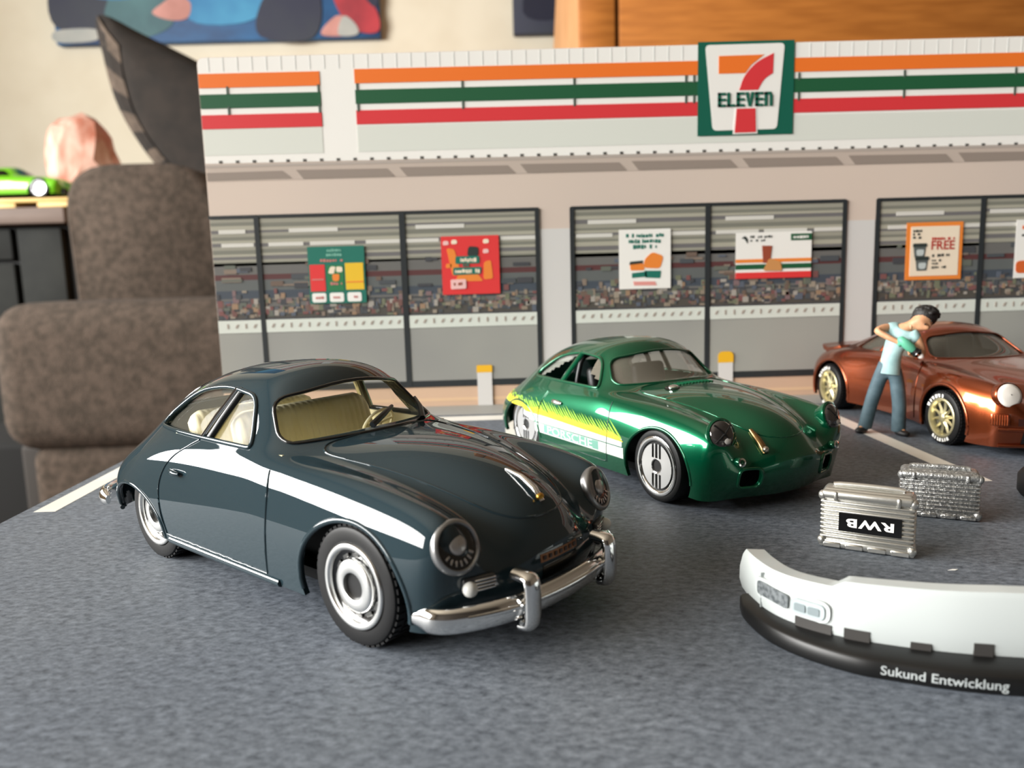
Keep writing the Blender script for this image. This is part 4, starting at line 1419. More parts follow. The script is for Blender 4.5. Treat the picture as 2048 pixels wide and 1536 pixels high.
    build('filler_cap', MB().lathe([(0.7, 0.0), (0.7, .35), (.5, .5), (.01, .55)], 24, Mc @ Matrix.Translation((0.25, -0.2, 0))), M_CHROME, root, smooth=50)
    lv = MB()
    for k in range(12):
        y = -3.4 + 0.62 * k
        p = skin.top(8.9, y, 0.05)
        q = skin.top(10.3, y, 0.05)
        lv.tube([p, q], 0.14, 5)
    build('cowl_louvre', lv, paint, root, smooth=60)['kind'] = 'stuff'
    v, f = text_geo('G', 1.5, 1.3, 0.03)
    blk = mat('black_interior', '#0d0e0e', 0.5)
    build('floor_pan', MB().box((-1, 0, 2.6), (52, 20.0, 1.0)).box((-3, 0, 5.2), (46, 16.4, 5.0)).box((23.2, 0, 4.2), (4.4, 17, 3.4)), M_DARK, root, smooth=0)
    build('interior', MB().rbox((-5, 0, 8.0), (22, 20.0, 2.6), 0.4, 2), blk, root, smooth=40)
    for y in (-4.4, 4.4):
        build('bucket_seat', MB().rbox((-5.6, y, 11.6), (1.8, 6.4, 7.4), 0.8, 3, rot=Matrix.Rotation(-0.22, 3, 'Y')).rbox((-2.6, y, 8.9), (6, 6.4, 1.8), 0.7, 3), blk, root, smooth=40)
    build('dashboard', MB().rbox((3.4, 0, 12.2), (3.0, 18.4, 1.8), 0.7, 3), blk, root, smooth=40)
    build('roll_bar', MB().tube([tuple(p) for p in spline([(-9, -8, 8), (-9.2, -7.4, 14), (-9.3, -5, 17), (-9.3, 5, 17), (-9.2, 7.4, 14), (-9, 8, 8)], 5)], 0.4, 8), blk, root, smooth=60)
    st = dict(tread=False, make=slot_disc_style)
    for x in (17.5, -17.5):
        for s in (-1, 1):
            wheel(root, (x, s * 13.15 if x > 0 else s * 12.8, 4.87), s, 4.87, 3.8, st, (M_CHROME, M_BLACK), hub=0.78)
        build('axle', MB().tube([(x, -12.6, 4.87), (x, 12.6, 4.87)], 0.45, 10), M_CHROME, root, smooth=60)
    return root


green_coupe()


# ------------------------------------------------------------------ bronze wide-bodied toy coupe
def bronze_rings():
    R = [
        (-29.6, [2.0 * (q / 12) ** 2 for q in (0, 3, 6, 8.4, 10.6, 12, 12.6, 12.6, 12.2)], [(0, 10.4), (3, 10.4), (6, 10.3), (8.4, 10.0), (10.6, 9.4), (12, 8.3), (12.6, 6.6), (12.6, 4.6), (12.2, 2.6)]),
        (-28.2, [1.4 * (q / 12) ** 2 for q in (0, 3, 6, 8.6, 11, 12.8, 13.6, 13.7, 13.4)], [(0, 11.9), (3, 11.9), (6, 11.7), (8.6, 11.3), (11, 10.6), (12.8, 9.3), (13.6, 7), (13.7, 4.6), (13.4, 2.4)]),
        (-24, [0] * 9, [(0, 13.4), (3.2, 13.3), (6.6, 13.0), (9.2, 12.4), (12, 12.2), (14.3, 10.6), (15.2, 7.8), (15.2, 5), (14.9, 2.4)]),
        (-17.5, [0] * 9, [(0, 16.2), (3.4, 16.0), (7.2, 14.9), (9.8, 13.2), (12.6, 12.9), (14.8, 11.2), (15.6, 8.2), (15.5, 5), (15.2, 2.4)]),
        (-12, [0] * 9, [(0, 18.4), (3.6, 18.2), (7.6, 16.9), (9.9, 13.4), (11.8, 12.9), (13.7, 11.0), (14.4, 8), (14.4, 5), (14.2, 2.4)]),
        (-7, [0] * 9, [(0, 19.6), (3.8, 19.3), (7.9, 17.9), (10, 13.4), (11.4, 12.6), (12.5, 10.6), (12.9, 7.8), (12.9, 5), (12.7, 2.3)]),
        (-2, [0] * 9, [(0, 19.9), (4, 19.6), (8.1, 18.2), (10.2, 13.3), (11.4, 12.5), (12.4, 10.5), (12.8, 7.8), (12.8, 5), (12.6, 2.3)]),
        (2.0, [0, -.1, -.4, -.4, 0, 0, 0, 0, 0], [(0, 19.4), (4, 19.1), (8.1, 17.9), (10.2, 13.2), (11.4, 12.5), (12.4, 10.5), (12.8, 7.8), (12.8, 5), (12.6, 2.3)]),
        (5.6, [0, -.2, -.7, -.7, 0, 0, 0, 0, 0], [(0, 16.6), (4, 16.4), (8.6, 15.5), (10.3, 13.1), (11.5, 12.5), (12.5, 10.6), (12.9, 7.8), (12.9, 5), (12.6, 2.3)]),
        (9.4, [0, -.3, -1.0, -1.0, 0, 0, 0, 0, 0], [(0, 13.5), (4, 13.4), (8.6, 13.0), (10.2, 12.7), (11.7, 12.6), (13.0, 10.9), (13.4, 8), (13.4, 5), (13.0, 2.3)]),
        (12.5, [0] * 9, [(0, 12.9), (4, 12.8), (7.6, 12.3), (9.2, 12.2), (11.6, 12.8), (13.5, 11.3), (14.1, 8.2), (14.1, 5), (13.8, 2.2)]),
        (17.5, [0] * 9, [(0, 12.0), (3.6, 11.9), (6.6, 11.3), (8.2, 11.3), (11.2, 12.7), (13.7, 11.3), (14.6, 8.3), (14.6, 5.2), (14.3, 2.0)]),
        (22, [0] * 9, [(0, 10.9), (3.4, 10.8), (6.2, 10.2), (7.6, 10.3), (10.6, 12.2), (13.0, 10.9), (14.0, 8.2), (14.0, 5), (13.8, 1.6)]),
        (25.6, [0.4, .3, .1, 0, 0, -.3, -.7, -.9, -1.1], [(0, 9.7), (3.2, 9.6), (6, 9.0), (7.2, 9.1), (10, 11.6), (12.0, 10.4), (13.2, 7.8), (13.4, 5), (13.2, 1.5)]),
        (27.6, [1.0, .9, .6, .2, -.2, -.9, -1.6, -1.9, -2.0], [(0, 8.4), (3.2, 8.3), (6, 7.9), (7.4, 8.0), (9.9, 10.4), (11.5, 9.4), (12.5, 7.2), (12.6, 4.8), (12.4, 1.5)]),
        (28.8, [1.4, 1.3, .9, .4, -.3, -.8, -1.1, -1.2, -1.3], [(0, 6.6), (3.2, 6.5), (6, 6.3), (7.6, 6.3), (9.6, 7.8), (10.8, 7.0), (11.6, 5.8), (11.7, 4.2), (11.5, 1.5)]),
    ]
    return [[(xc + d, y, z if z < 12.5 else 12.5 + (z - 12.5) * 0.9) for (y, z), d in zip(p, dx)] for xc, dx, p in R]


def bronze_coupe():
    root = thing('toy_coupe', 'bronze wide-arched toy sports car with gold spoked wheels by the standing figure', 'toy car', (85.9, 145.9, 0), -1.47386)
    paint = mat('bronze_metallic_enamel', (0.33, 0.072, 0.023), 0.27, 0.95, coat=0.8, coat_rough=0.04)
    side_win = round_poly([(6.6, 13.0), (1.6, 16.6), (-6, 17.2), (-12.4, 15.9), (-14.6, 14.0), (-14.4, 13.2)], [0.4, 1.2, 2.5, 2, 0.8, 0.4])
    screen = round_poly([(-9.2, 13.3), (9.2, 13.3), (7.4, 16.7), (0, 17.6), (-7.4, 16.7)], [0.9, 0.9, 1.4, 4, 1.4])
    cut = [MB().prism(side_win, -20, 20, 'y'), MB().prism(screen, 0.5, 16, 'x')]
    arches = ((17.5, 4.2, 5.9, 6.0), (-17.5, 4.3, 6.2, 6.3))
    for s in (-1, 1):
        for cx, cz, rx, rz in arches:
            cut.append(MB().prism([(cx + rx * cos(a), cz + rz * sin(a)) for a in [2 * pi * k / 48 for k in range(48)]], s * 8.6, s * 19, 'y'))
    body, skin = car_body('body', root, bronze_rings(), paint, cut, nose_bulge=0.5, tail_bulge=-0.3, zbn=1.4, zbt=2.4)
    for cx, cz, rx, rz in arches:
        arc = [(cx + rx * cos(a), cz + rz * sin(a)) for a in [radians(-14 + 208 * k / 40) for k in range(41)]]
        bead(skin, [p for p in arc if p[1] > 2.2], 'side', 0.34, paint, root, 'arch_lip', -0.1, 8, True)
    g = glass('grey_screen', '#57544c', 0.72)
    glazing(skin, screen, 'front', g, root, 'windscreen', 0.3, (0.5, 11))
    bead(skin, resample(screen, 0.6), 'front', 0.18, paint, root, 'windscreen_surround', -0.02, 8, False, True, 1)
    for s in (-1, 1):
        glazing(skin, side_win, 'side', g, root, 'side_window', 0.4, sgn=s)
        p = [skin.side(-6.0, 13.2, s, 0), skin.side(-5.4, 15.5, s, 0), skin.side(-4.4, 17.2, s, 0)]
        build('door_pillar', MB().tube(p, 0.5, 8, ry=0.4, up=(0, s, 0)), paint, root, smooth=60)
        bead(skin, [tuple(q) for q in spline([(9.0, 3), (9.4, 7), (9.2, 11), (8.4, 12.7)], 5)], 'side', 0.12, paint, root, 'door_seam', 0, 6)
        # headlamp
        M = frame_matrix(Vector((27.0, 9.75 * s, 9.5)), Vector((0.95, 0.10 * s, 0.28)))
        ring = build('headlight', MB().lathe([(2.15, -2), (2.2, 0.0), (2.05, 0.3), (1.85, 0.3)], 36, M), paint, root, smooth=50)
        build('lens', MB().lathe([(1.9, 0.1), (1.8, 0.5), (1.3, 0.72), (0.01, 0.8)], 32, M), mat('headlamp_white', '#d9d3cb', 0.35, coat=0.3), ring, smooth=60)
        build('lens_dot', MB().ball(M @ Vector((0, 0.1, 0.8)), 0.09), M_BLACK, ring, smooth=60)
        # indicator with fluting
        c, n = skin.frame((27.4, 11.2 * s, 5.9))
        Mi = frame_matrix(c, n)
        ind = build('indicator_lamp', MB().rbox(Mi @ Vector((0, 0, 0.05)), (2.6, 1.9, 0.5), 0.2, 2, rot=Mi.to_3x3()), paint, root, smooth=40)
        for k in range(7):
            build('flute', MB().tube([Mi @ Vector((-1.0 + 0.33 * k, -0.8, 0.34)), Mi @ Vector((-1.0 + 0.33 * k, 0.8, 0.34))], 0.1, 5), paint, ind, smooth=60)
    # front bumper bar, slot and lower mesh intake
    bp = [skin.front(y, 4.4, 0.15) for y in [-11.4 + 22.8 * k / 30 for k in range(31)]]
    build('bumper_bar', MB().tube(bp, 0.32, 8), paint, root, smooth=60)
    bp = [skin.front(y, 1.8, 0.2) for y in [-11.2 + 22.4 * k / 30 for k in range(31)]]
    build('front_lip', MB().tube(bp, 0.4, 8, ry=0.3), paint, root, smooth=60)
    v, f = grid2(-8.3, 2.1, 8.3, 3.9, 28, 2)
    on_skin(skin, v, f, 'front', M_BLACK, root, 'intake', 0.06)
    dots = MB()
    for i in range(25):
        for j in range(3):
            dots.ball(skin.front(-7.8 + 0.65 * i, 2.5 + 0.5 * j, 0.08), 0.09, 6, 4)
    build('intake_mesh', dots, mat('mesh_grey', '#6a6a6a', 0.5), root, smooth=60)['kind'] = 'stuff'
    for s in (-1, 1):
        v, f = grid2(-1.9, 5.0, 1.9, 6.1, 8, 1)
        on_skin(skin, [(a + 7.2 * s, b) for a, b in v], f, 'front', mat('slot_dark', '#2a100a', 0.4), root, 'bumper_slot', 0.05)
        # mirror
        p = skin.side(6.4, 13.0, s, 0)
        build('door_mirror', MB().rbox(p + Vector((0.3, s * 0.9, 0.7)), (0.9, 1.9, 1.3), 0.4, 3), paint, root, smooth=40)
    # rear wing
    wing = [(-19.0, 12.6), (-21.5, 12.2), (-24.2, 11.7), (-26.2, 12.2), (-26.9, 13.3), (-25.9, 13.2), (-23.5, 12.9), (-20, 13.5)]
    wm = MB()
    ys = [-11.8, -11.2, -8, 0, 8, 11.2, 11.8]
    n_ = len(wing)
    vs_ = []
    for y in ys:
        k = 1.0 if abs(y) < 11.5 else 0.75
        for x, z in wing:
            vs_.append((-24 + (x + 24) * k, y, 12.5 + (z - 12.5) * k - 0.003 * y * y))
    fs = [(i * n_ + k, i * n_ + (k + 1) % n_, (i + 1) * n_ + (k + 1) % n_, (i + 1) * n_ + k) for i in range(len(ys) - 1) for k in range(n_)]
    fs += [tuple(range(n_)), tuple((len(ys) - 1) * n_ + k for k in range(n_))]
    wm.add(vs_, fs)
    build('rear_wing', wm, paint, root, smooth=50)
    build('wing_mount', MB().rbox((-22.0, 0, 12.0), (6, 16, 1.6), 0.6, 2), paint, root, smooth=40)
    build('floor_pan', MB().box((0, 0, 2.6), (50, 20.5, 1.2)).box((-1, 0, 6.5), (44, 17, 7.0)), M_DARK, root, smooth=0)
    build('interior', MB().rbox((-2, 0, 10.5), (16, 19.4, 2.0), 0.4, 2), mat('black_interior', '#0d0e0e', 0.5), root, smooth=40)
    for y in (-4.2, 4.2):
        build('bucket_seat', MB().rbox((-3.6, y, 13.2), (1.6, 5.6, 5.6), 0.7, 3, rot=Matrix.Rotation(-0.2, 3, 'Y')), MATS['black_interior'], root, smooth=40)
    gold = mat('wheel_gold', (0.62, 0.56, 0.34), 0.32, 0.85)
    st = dict(tread=True, make=spoke_style)
    for x, r, w in ((17.5, 4.5, 4.0), (-17.5, 4.75, 5.0)):
        for s in (-1, 1):
            wheel(root, (x, s * (14.0 if x > 0 else 14.9), r), s, r, w, st, (gold, M_BLACK), hub=0.70)
        build('axle', MB().tube([(x, -13, r), (x, 13, r)], 0.45, 10), M_CHROME, root, smooth=60)
    return root


bronze_coupe()

# ------------------------------------------------------------------ painted figure working on the bronze car
def skin_geo(nodes, edges, root, sub=2, cuts=()):
    names = list(nodes)
    me = bpy.data.meshes.new('figure_frame')
    me.from_pydata([nodes[k][0] for k in names], [(names.index(a), names.index(b)) for a, b in edges], [])
    o = bpy.data.objects.new('figure_frame', me)
    COL.objects.link(o)
    m = o.modifiers.new('skin', 'SKIN')
    m.use_smooth_shade = True
    m.branch_smoothing = 0.4
    for i, k in enumerate(names):
        r = nodes[k][1]
        sv = me.skin_vertices[0].data[i]
        sv.radius = (r, r) if not isinstance(r, tuple) else r
        sv.use_root = (k == root)
    sm = o.modifiers.new('sub', 'SUBSURF')
    sm.levels = sm.render_levels = sub
    bpy.context.view_layer.update()
    r = bpy.data.meshes.new_from_object(o.evaluated_get(bpy.context.evaluated_depsgraph_get()))
    bpy.data.objects.remove(o)
    if cuts:
        bm = bmesh.new()
        bm.from_mesh(r)
        for co, no in cuts:
            res = bmesh.ops.bisect_plane(bm, geom=bm.verts[:] + bm.edges[:] + bm.faces[:], plane_co=co, plane_no=no, clear_inner=True)
            ed = [e for e in res['geom_cut'] if isinstance(e, bmesh.types.BMEdge)]
            bmesh.ops.holes_fill(bm, edges=ed)
        bm.to_mesh(r)
        bm.free()
    mb = MB().add([v.co.copy() for v in r.vertices], [tuple(p.vertices) for p in r.polygons])
    bpy.data.meshes.remove(r)
    return mb


def standing_figure():
    ox, oy = 69.0, 136.6
    root = thing('person', 'painted figure in pale blue T-shirt and jeans bending over the bronze car', 'person', (ox, oy, 0))
    sx, sy = -1.5, -1.2

    def P(x, y, z):
        return (x + sx - ox, y + sy - oy, z)
    skin_m = mat('figure_skin', '#c4936f', 0.55, noise=(900, '#b58360', 2))
    shirt_m = mat('figure_shirt', '#98b7b7', 0.65, noise=(500, '#86a6a7', 2))
    jean_m = mat('figure_jeans', '#485d66', 0.7, noise=(700, '#3b5059', 3))
    hair_m = mat('figure_hair', '#191615', 0.6, bump=(2500, 0.6, 0.15))
    shoe_m = mat('figure_shoes', '#171617', 0.5)
    J = {
        'pelvis': (P(70.8, 138.0, 12.4), 1.5), 'waist': (P(71.1, 138.0, 14.6), 1.35), 'chest': (P(72.2, 137.6, 17.2), 1.6), 'collar': (P(73.2, 137.3, 18.9), 1.1),
        'neck': (P(74.0, 137.0, 19.4), 0.95), 'jaw': (P(75.0, 136.6, 19.4), 1.35), 'skull': (P(75.9, 136.6, 20.3), 1.95), 'crown': (P(76.6, 136.8, 21.3), 1.6),
        'nose': (P(76.1, 134.8, 19.0), 0.32),
        'hip_a': (P(69.9, 138.5, 11.2), 1.25), 'knee_a': (P(68.5, 138.9, 5.9), 0.95), 'ankle_a': (P(67.4, 139.5, 1.3), 0.6), 'toe_a': (P(66.3, 138.4, 0.55), 0.45),
        'hip_b': (P(71.9, 137.4, 11.1), 1.25), 'knee_b': (P(72.2, 136.3, 5.8), 0.95), 'ankle_b': (P(72.1, 136.1, 1.3), 0.6), 'toe_b': (P(72.6, 134.6, 0.55), 0.45),
        'sh_a': (P(72.0, 139.0, 19.3), 0.95), 'elb_a': (P(68.2, 137.9, 18.6), 0.66), 'wr_a': (P(70.3, 135.9, 17.1), 0.5), 'palm_a': (P(71.1, 135.3, 16.7), 0.52),
        'sh_b': (P(74.4, 135.9, 17.9), 0.95), 'elb_b': (P(75.3, 134.9, 14.3), 0.66), 'wr_b': (P(73.7, 134.6, 14.2), 0.46), 'palm_b': (P(72.9, 134.6, 14.6), 0.5),
    }
    E_ = [('pelvis', 'waist'), ('waist', 'chest'), ('chest', 'collar'), ('collar', 'neck'), ('neck', 'jaw'), ('jaw', 'skull'), ('skull', 'crown'), ('jaw', 'nose'),
          ('pelvis', 'hip_a'), ('hip_a', 'knee_a'), ('knee_a', 'ankle_a'), ('ankle_a', 'toe_a'), ('pelvis', 'hip_b'), ('hip_b', 'knee_b'), ('knee_b', 'ankle_b'), ('ankle_b', 'toe_b'),
          ('chest', 'sh_a'), ('sh_a', 'elb_a'), ('elb_a', 'wr_a'), ('wr_a', 'palm_a'), ('chest', 'sh_b'), ('sh_b', 'elb_b'), ('elb_b', 'wr_b'), ('wr_b', 'palm_b')]
    # four curled fingers and a thumb on each hand, closed round the polisher
    for hd, base, d, side, cur in (('a', Vector(J['palm_a'][0]), Vector((0.62, -0.35, -0.25)), Vector((0.1, 0.35, 0.3)), Vector((0.45, -0.2, 0.5))),
                                   ('b', Vector(J['palm_b'][0]), Vector((-0.5, -0.15, 0.35)), Vector((0.1, 0.3, 0.35)), Vector((-0.15, -0.45, 0.35)))):
        for k in range(4):
            off = side * (k - 1.5) * 0.62
            L = (0.85, 1.0, 0.95, 0.75)[k]
            a, b = 'f%s%da' % (hd, k), 'f%s%db' % (hd, k)
            J[a] = (tuple(base + off + d * 0.9 * L), 0.2)
            J[b] = (tuple(base + off + d * 1.2 * L + cur * 0.7 * L), 0.16)
            E_ += [('palm_' + hd, a), (a, b)]
        J['t' + hd] = (tuple(base - side * 0.9 + d * 0.45 + cur * 0.35), 0.2)
        J['t2' + hd] = (tuple(base - side * 0.8 + d * 0.9 + cur * 0.7), 0.17)
        E_ += [('palm_' + hd, 't' + hd), ('t' + hd, 't2' + hd)]
    build('body', skin_geo(J, E_, 'pelvis'), skin_m, root, smooth=80)
    # shirt with short sleeves, hanging hem
    S_ = {'hem0': (P(71.0, 137.9, 8.6), (2.4, 2.3)), 'hem': (P(70.95, 137.9, 11.6), (2.3, 2.1)), 'waist': (P(71.15, 137.95, 14.4), (1.85, 1.65)), 'chest': (P(72.2, 137.6, 17.0), 2.0), 'collar': (P(73.0, 137.35, 18.6), 1.45),
          'sh_a': (P(71.9, 138.9, 19.2), 1.35), 'sl_a': (P(70.3, 138.5, 19.0), 1.12), 'sh_b': (P(74.2, 136.1, 17.9), 1.35), 'sl_b': (P(74.75, 135.5, 16.3), 1.12)}
    build('shirt', skin_geo(S_, [('hem0', 'hem'), ('hem', 'waist'), ('waist', 'chest'), ('chest', 'collar'), ('chest', 'sh_a'), ('sh_a', 'sl_a'), ('chest', 'sh_b'), ('sh_b', 'sl_b')], 'chest', cuts=[((0, 0, 10.9), (0.12, 0, 1))]), shirt_m, root, smooth=80)
    T_ = {'belt': (P(70.95, 138.0, 14.2), 1.6), 'pelvis': (P(70.85, 138.0, 12.2), 1.75), 'hip_a': (P(69.9, 138.5, 10.9), 1.5), 'knee_a': (P(68.5, 138.9, 5.9), 1.25), 'hem_a': (P(67.3, 139.5, -0.8), 1.3),
          'hip_b': (P(71.9, 137.4, 10.8), 1.5), 'knee_b': (P(72.2, 136.3, 5.8), 1.25), 'hem_b': (P(72.1, 136.05, -0.8), 1.3)}
    build('jeans', skin_geo(T_, [('belt', 'pelvis'), ('pelvis', 'hip_a'), ('hip_a', 'knee_a'), ('knee_a', 'hem_a'), ('pelvis', 'hip_b'), ('hip_b', 'knee_b'), ('knee_b', 'hem_b')], 'pelvis', cuts=[((0, 0, 0.75), (0, 0, 1))]), jean_m, root, smooth=80)
    for a, b in (((67.4, 139.3, 0.62), (65.9, 138.2, 0.5)), ((72.1, 136.0, 0.62), (72.7, 134.2, 0.5))):
        p, q = Vector(P(*a)), Vector(P(*b))
        build('shoe', MB().tube([p + (p - q) * 0.35, p, p.lerp(q, 0.6), q, q + (q - p) * 0.18], [0.35, 0.85, 0.85, 0.7, 0.3], 10, ry=[0.4, 0.62, 0.58, 0.45, 0.25]), shoe_m, root, smooth=70)
    # hair: cap over the back and top of the head with tufts
    hd = Vector(P(76.45, 137.05, 21.0))
    hm = MB().ball(hd, (2.1, 2.05, 1.75), 20, 12, M=Matrix.Rotation(0.5, 4, 'Y') @ Matrix.Rotation(-0.25, 4, 'X'))
    rnd = random.Random(2)
    for k in range(46):
        a, t = rnd.uniform(0, 2 * pi), rnd.uniform(0, 1.25)
        d = Matrix.Rotation(0.5, 3, 'Y') @ Vector((sin(t) * cos(a), sin(t) * sin(a), cos(t)))
        p = hd + Vector((d.x * 1.95, d.y * 1.9, d.z * 1.6))
        hm.ball(p, (0.55, 0.55, 0.4), 8, 6)
    hm.ball(Vector(P(75.2, 137.9, 20.2)), (0.9, 0.8, 1.0), 10, 8)
    build('hair', hm, hair_m, root, smooth=80)
    fr = Vector((0.3, -0.85, -0.42))
    for s in (-1, 1):
        e = Vector(P(75.95, 134.95, 19.95)) + Vector((0.62 * s, 0.12 * s, 0.25 * s))
        build('eye', MB().ball(e, (0.2, 0.14, 0.15), 8, 6), M_BLACK, root, smooth=80)
        b = Vector(P(75.3, 136.6, 19.9)) + Vector((1.6 * s, 0.4 * s, 0.75 * s)) - fr * 0.2
        build('ear', MB().ball(b, (0.3, 0.35, 0.5), 10, 8), skin_m, root, smooth=80)
    build('mouth', MB().ball(Vector(P(75.6, 135.15, 18.35)), (0.4, 0.16, 0.12), 10, 6), mat('figure_mouth', '#8a4a3e', 0.5), root, smooth=80)
    # the green polisher it holds
    t = thing('polisher', 'small green hand polisher with black pad held by the figure', 'tool', (ox, oy, 0))
    a, b = Vector(P(71.0, 134.7, 17.3)), Vector(P(73.1, 133.9, 15.3))
    d = (b - a).normalized()
    build('motor_body', MB().tube([a - d * 0.3, a, a.lerp(b, .35), a.lerp(b, .75), b], [0.3, 0.65, 0.85, 0.85, 0.55], 14), mat('tool_green', '#5aa98a', 0.5), t, smooth=60)
    build('handle', MB().tube([a.lerp(b, .3), a.lerp(b, .3) + Vector((-0.9, 0.3, -0.5))], 0.42, 10), MATS['tool_green'], t, smooth=60)
    build('collar', MB().tube([b - d * 0.1, b + d * 0.45], [0.7, 0.8], 14), M_BLACK, t, smooth=60)
    build('pad', MB().tube([b + d * 0.45, b + d * 0.6, b + d * 1.1], [0.85, 0.95, 0.6], 16), M_BLACKG, t, smooth=50)
    build('polishing_cone', MB().tube([b + d * 1.0, b + d * 1.5, b + d * 2.0], [0.5, 0.5, 0.2], 12), M_WHITE, t, smooth=60)


standing_figure()


# ------------------------------------------------------------------ ribbed toy suitcases
def suitcase(label, loc, rz, w, h, d, m, ribs, decal, rough):
    t = thing('suitcase', label, 'suitcase', loc, rz, 'silver toy suitcases')
    build('shell', MB().rbox((0, 0, h * 0.5), (w * 0.955, d * 0.84, h * 0.97), 0.45, 3), m, t, smooth=40)
    z = h * 0.155
    dz = (h * 0.80 - z) / ribs
    for k in range(ribs):
        build('rib', MB().rbox((0, 0, z + dz * (k + 0.5)), (w, d, dz * 0.70), dz * 0.33, 2), m, t, smooth=50)
    # hinge side (bottom), lid rim and corner bumpers (top)
    build('lower_rim', MB().rbox((0, 0, h * 0.075), (w * 1.02, d * 1.04, h * 0.13), 0.28, 2), m, t, smooth=40)
    for k in range(4):
        build('hinge', MB().rbox((-w * 0.36 + w * 0.24 * k, -d * 0.5, h * 0.06), (w * 0.2, 0.35, h * 0.09), 0.12, 1), m, t, smooth=40)
    build('upper_rim', MB().rbox((0, -d * 0.06, h * 0.885), (w * 0.98, d * 1.0, h * 0.15), 0.4, 3), m, t, smooth=40)
    build('handle', MB().tube([tuple(p) for p in spline([(-w * .36, 0, h * .95), (-w * .32, 0, h * 1.015), (w * .32, 0, h * 1.015), (w * .36, 0, h * .95)], 4)], 0.3, 8), m, t, smooth=60)
    for s in (-1, 1):
        build('latch', MB().rbox((s * w * 0.33, -d * 0.53, h * 0.87), (0.42, 0.5, h * 0.15), 0.18, 2), m, t, smooth=40)
        for q in (0, 1):
            build('corner', MB().ball((s * w * 0.475, -d * 0.40, h * (0.11 if q else 0.86)), (0.5, 0.5, 0.55), 12, 8), m, t, smooth=60)
    if decal:
        y = -d * 0.5 - 0.03
        dx, dz_ = decal
        lb = build('label_plate', MB().box((dx, y, h * 0.46), (w * 0.66, 0.07, h * 0.30)), mat('label_black', '#0b0b0c', 0.25, coat=0.4), t, smooth=0)
        lw, lh = w * 0.50, h * 0.145
        v, f = text_geo('RWB', lh, lw, 0.035, 1.15)
        mb = MB().add([(dx + lw / 2 - a, y - 0.05, h * 0.46 + lh / 2 - b) for a, b in v], f)
        build('label_lettering', mb, M_WHITE, lb, smooth=0, fix=False)
    return t


M_SIL = mat('case_silver', (0.62, 0.61, 0.57), 0.33, 0.9, bump=(1500, 0.25, 0.05))
M_SIL2 = mat('case_flake_silver', (0.50, 0.50, 0.48), 0.42, 0.85, noise=(2600, (0.30, 0.30, 0.30), 2), bump=(2600, 0.8, 0.2))
suitcase('silver ribbed toy suitcase with upside-down black RWB label', (39.3, 80.6, 0), -0.552, 9.3, 6.75, 3.0, M_SIL, 9, (0.35, 0), 0.3)
suitcase('flaky silver ribbed toy suitcase standing behind the labelled one', (52.9, 91.0, 0), -0.45, 8.6, 5.9, 3.4, M_SIL2, 8, None, 0.5)


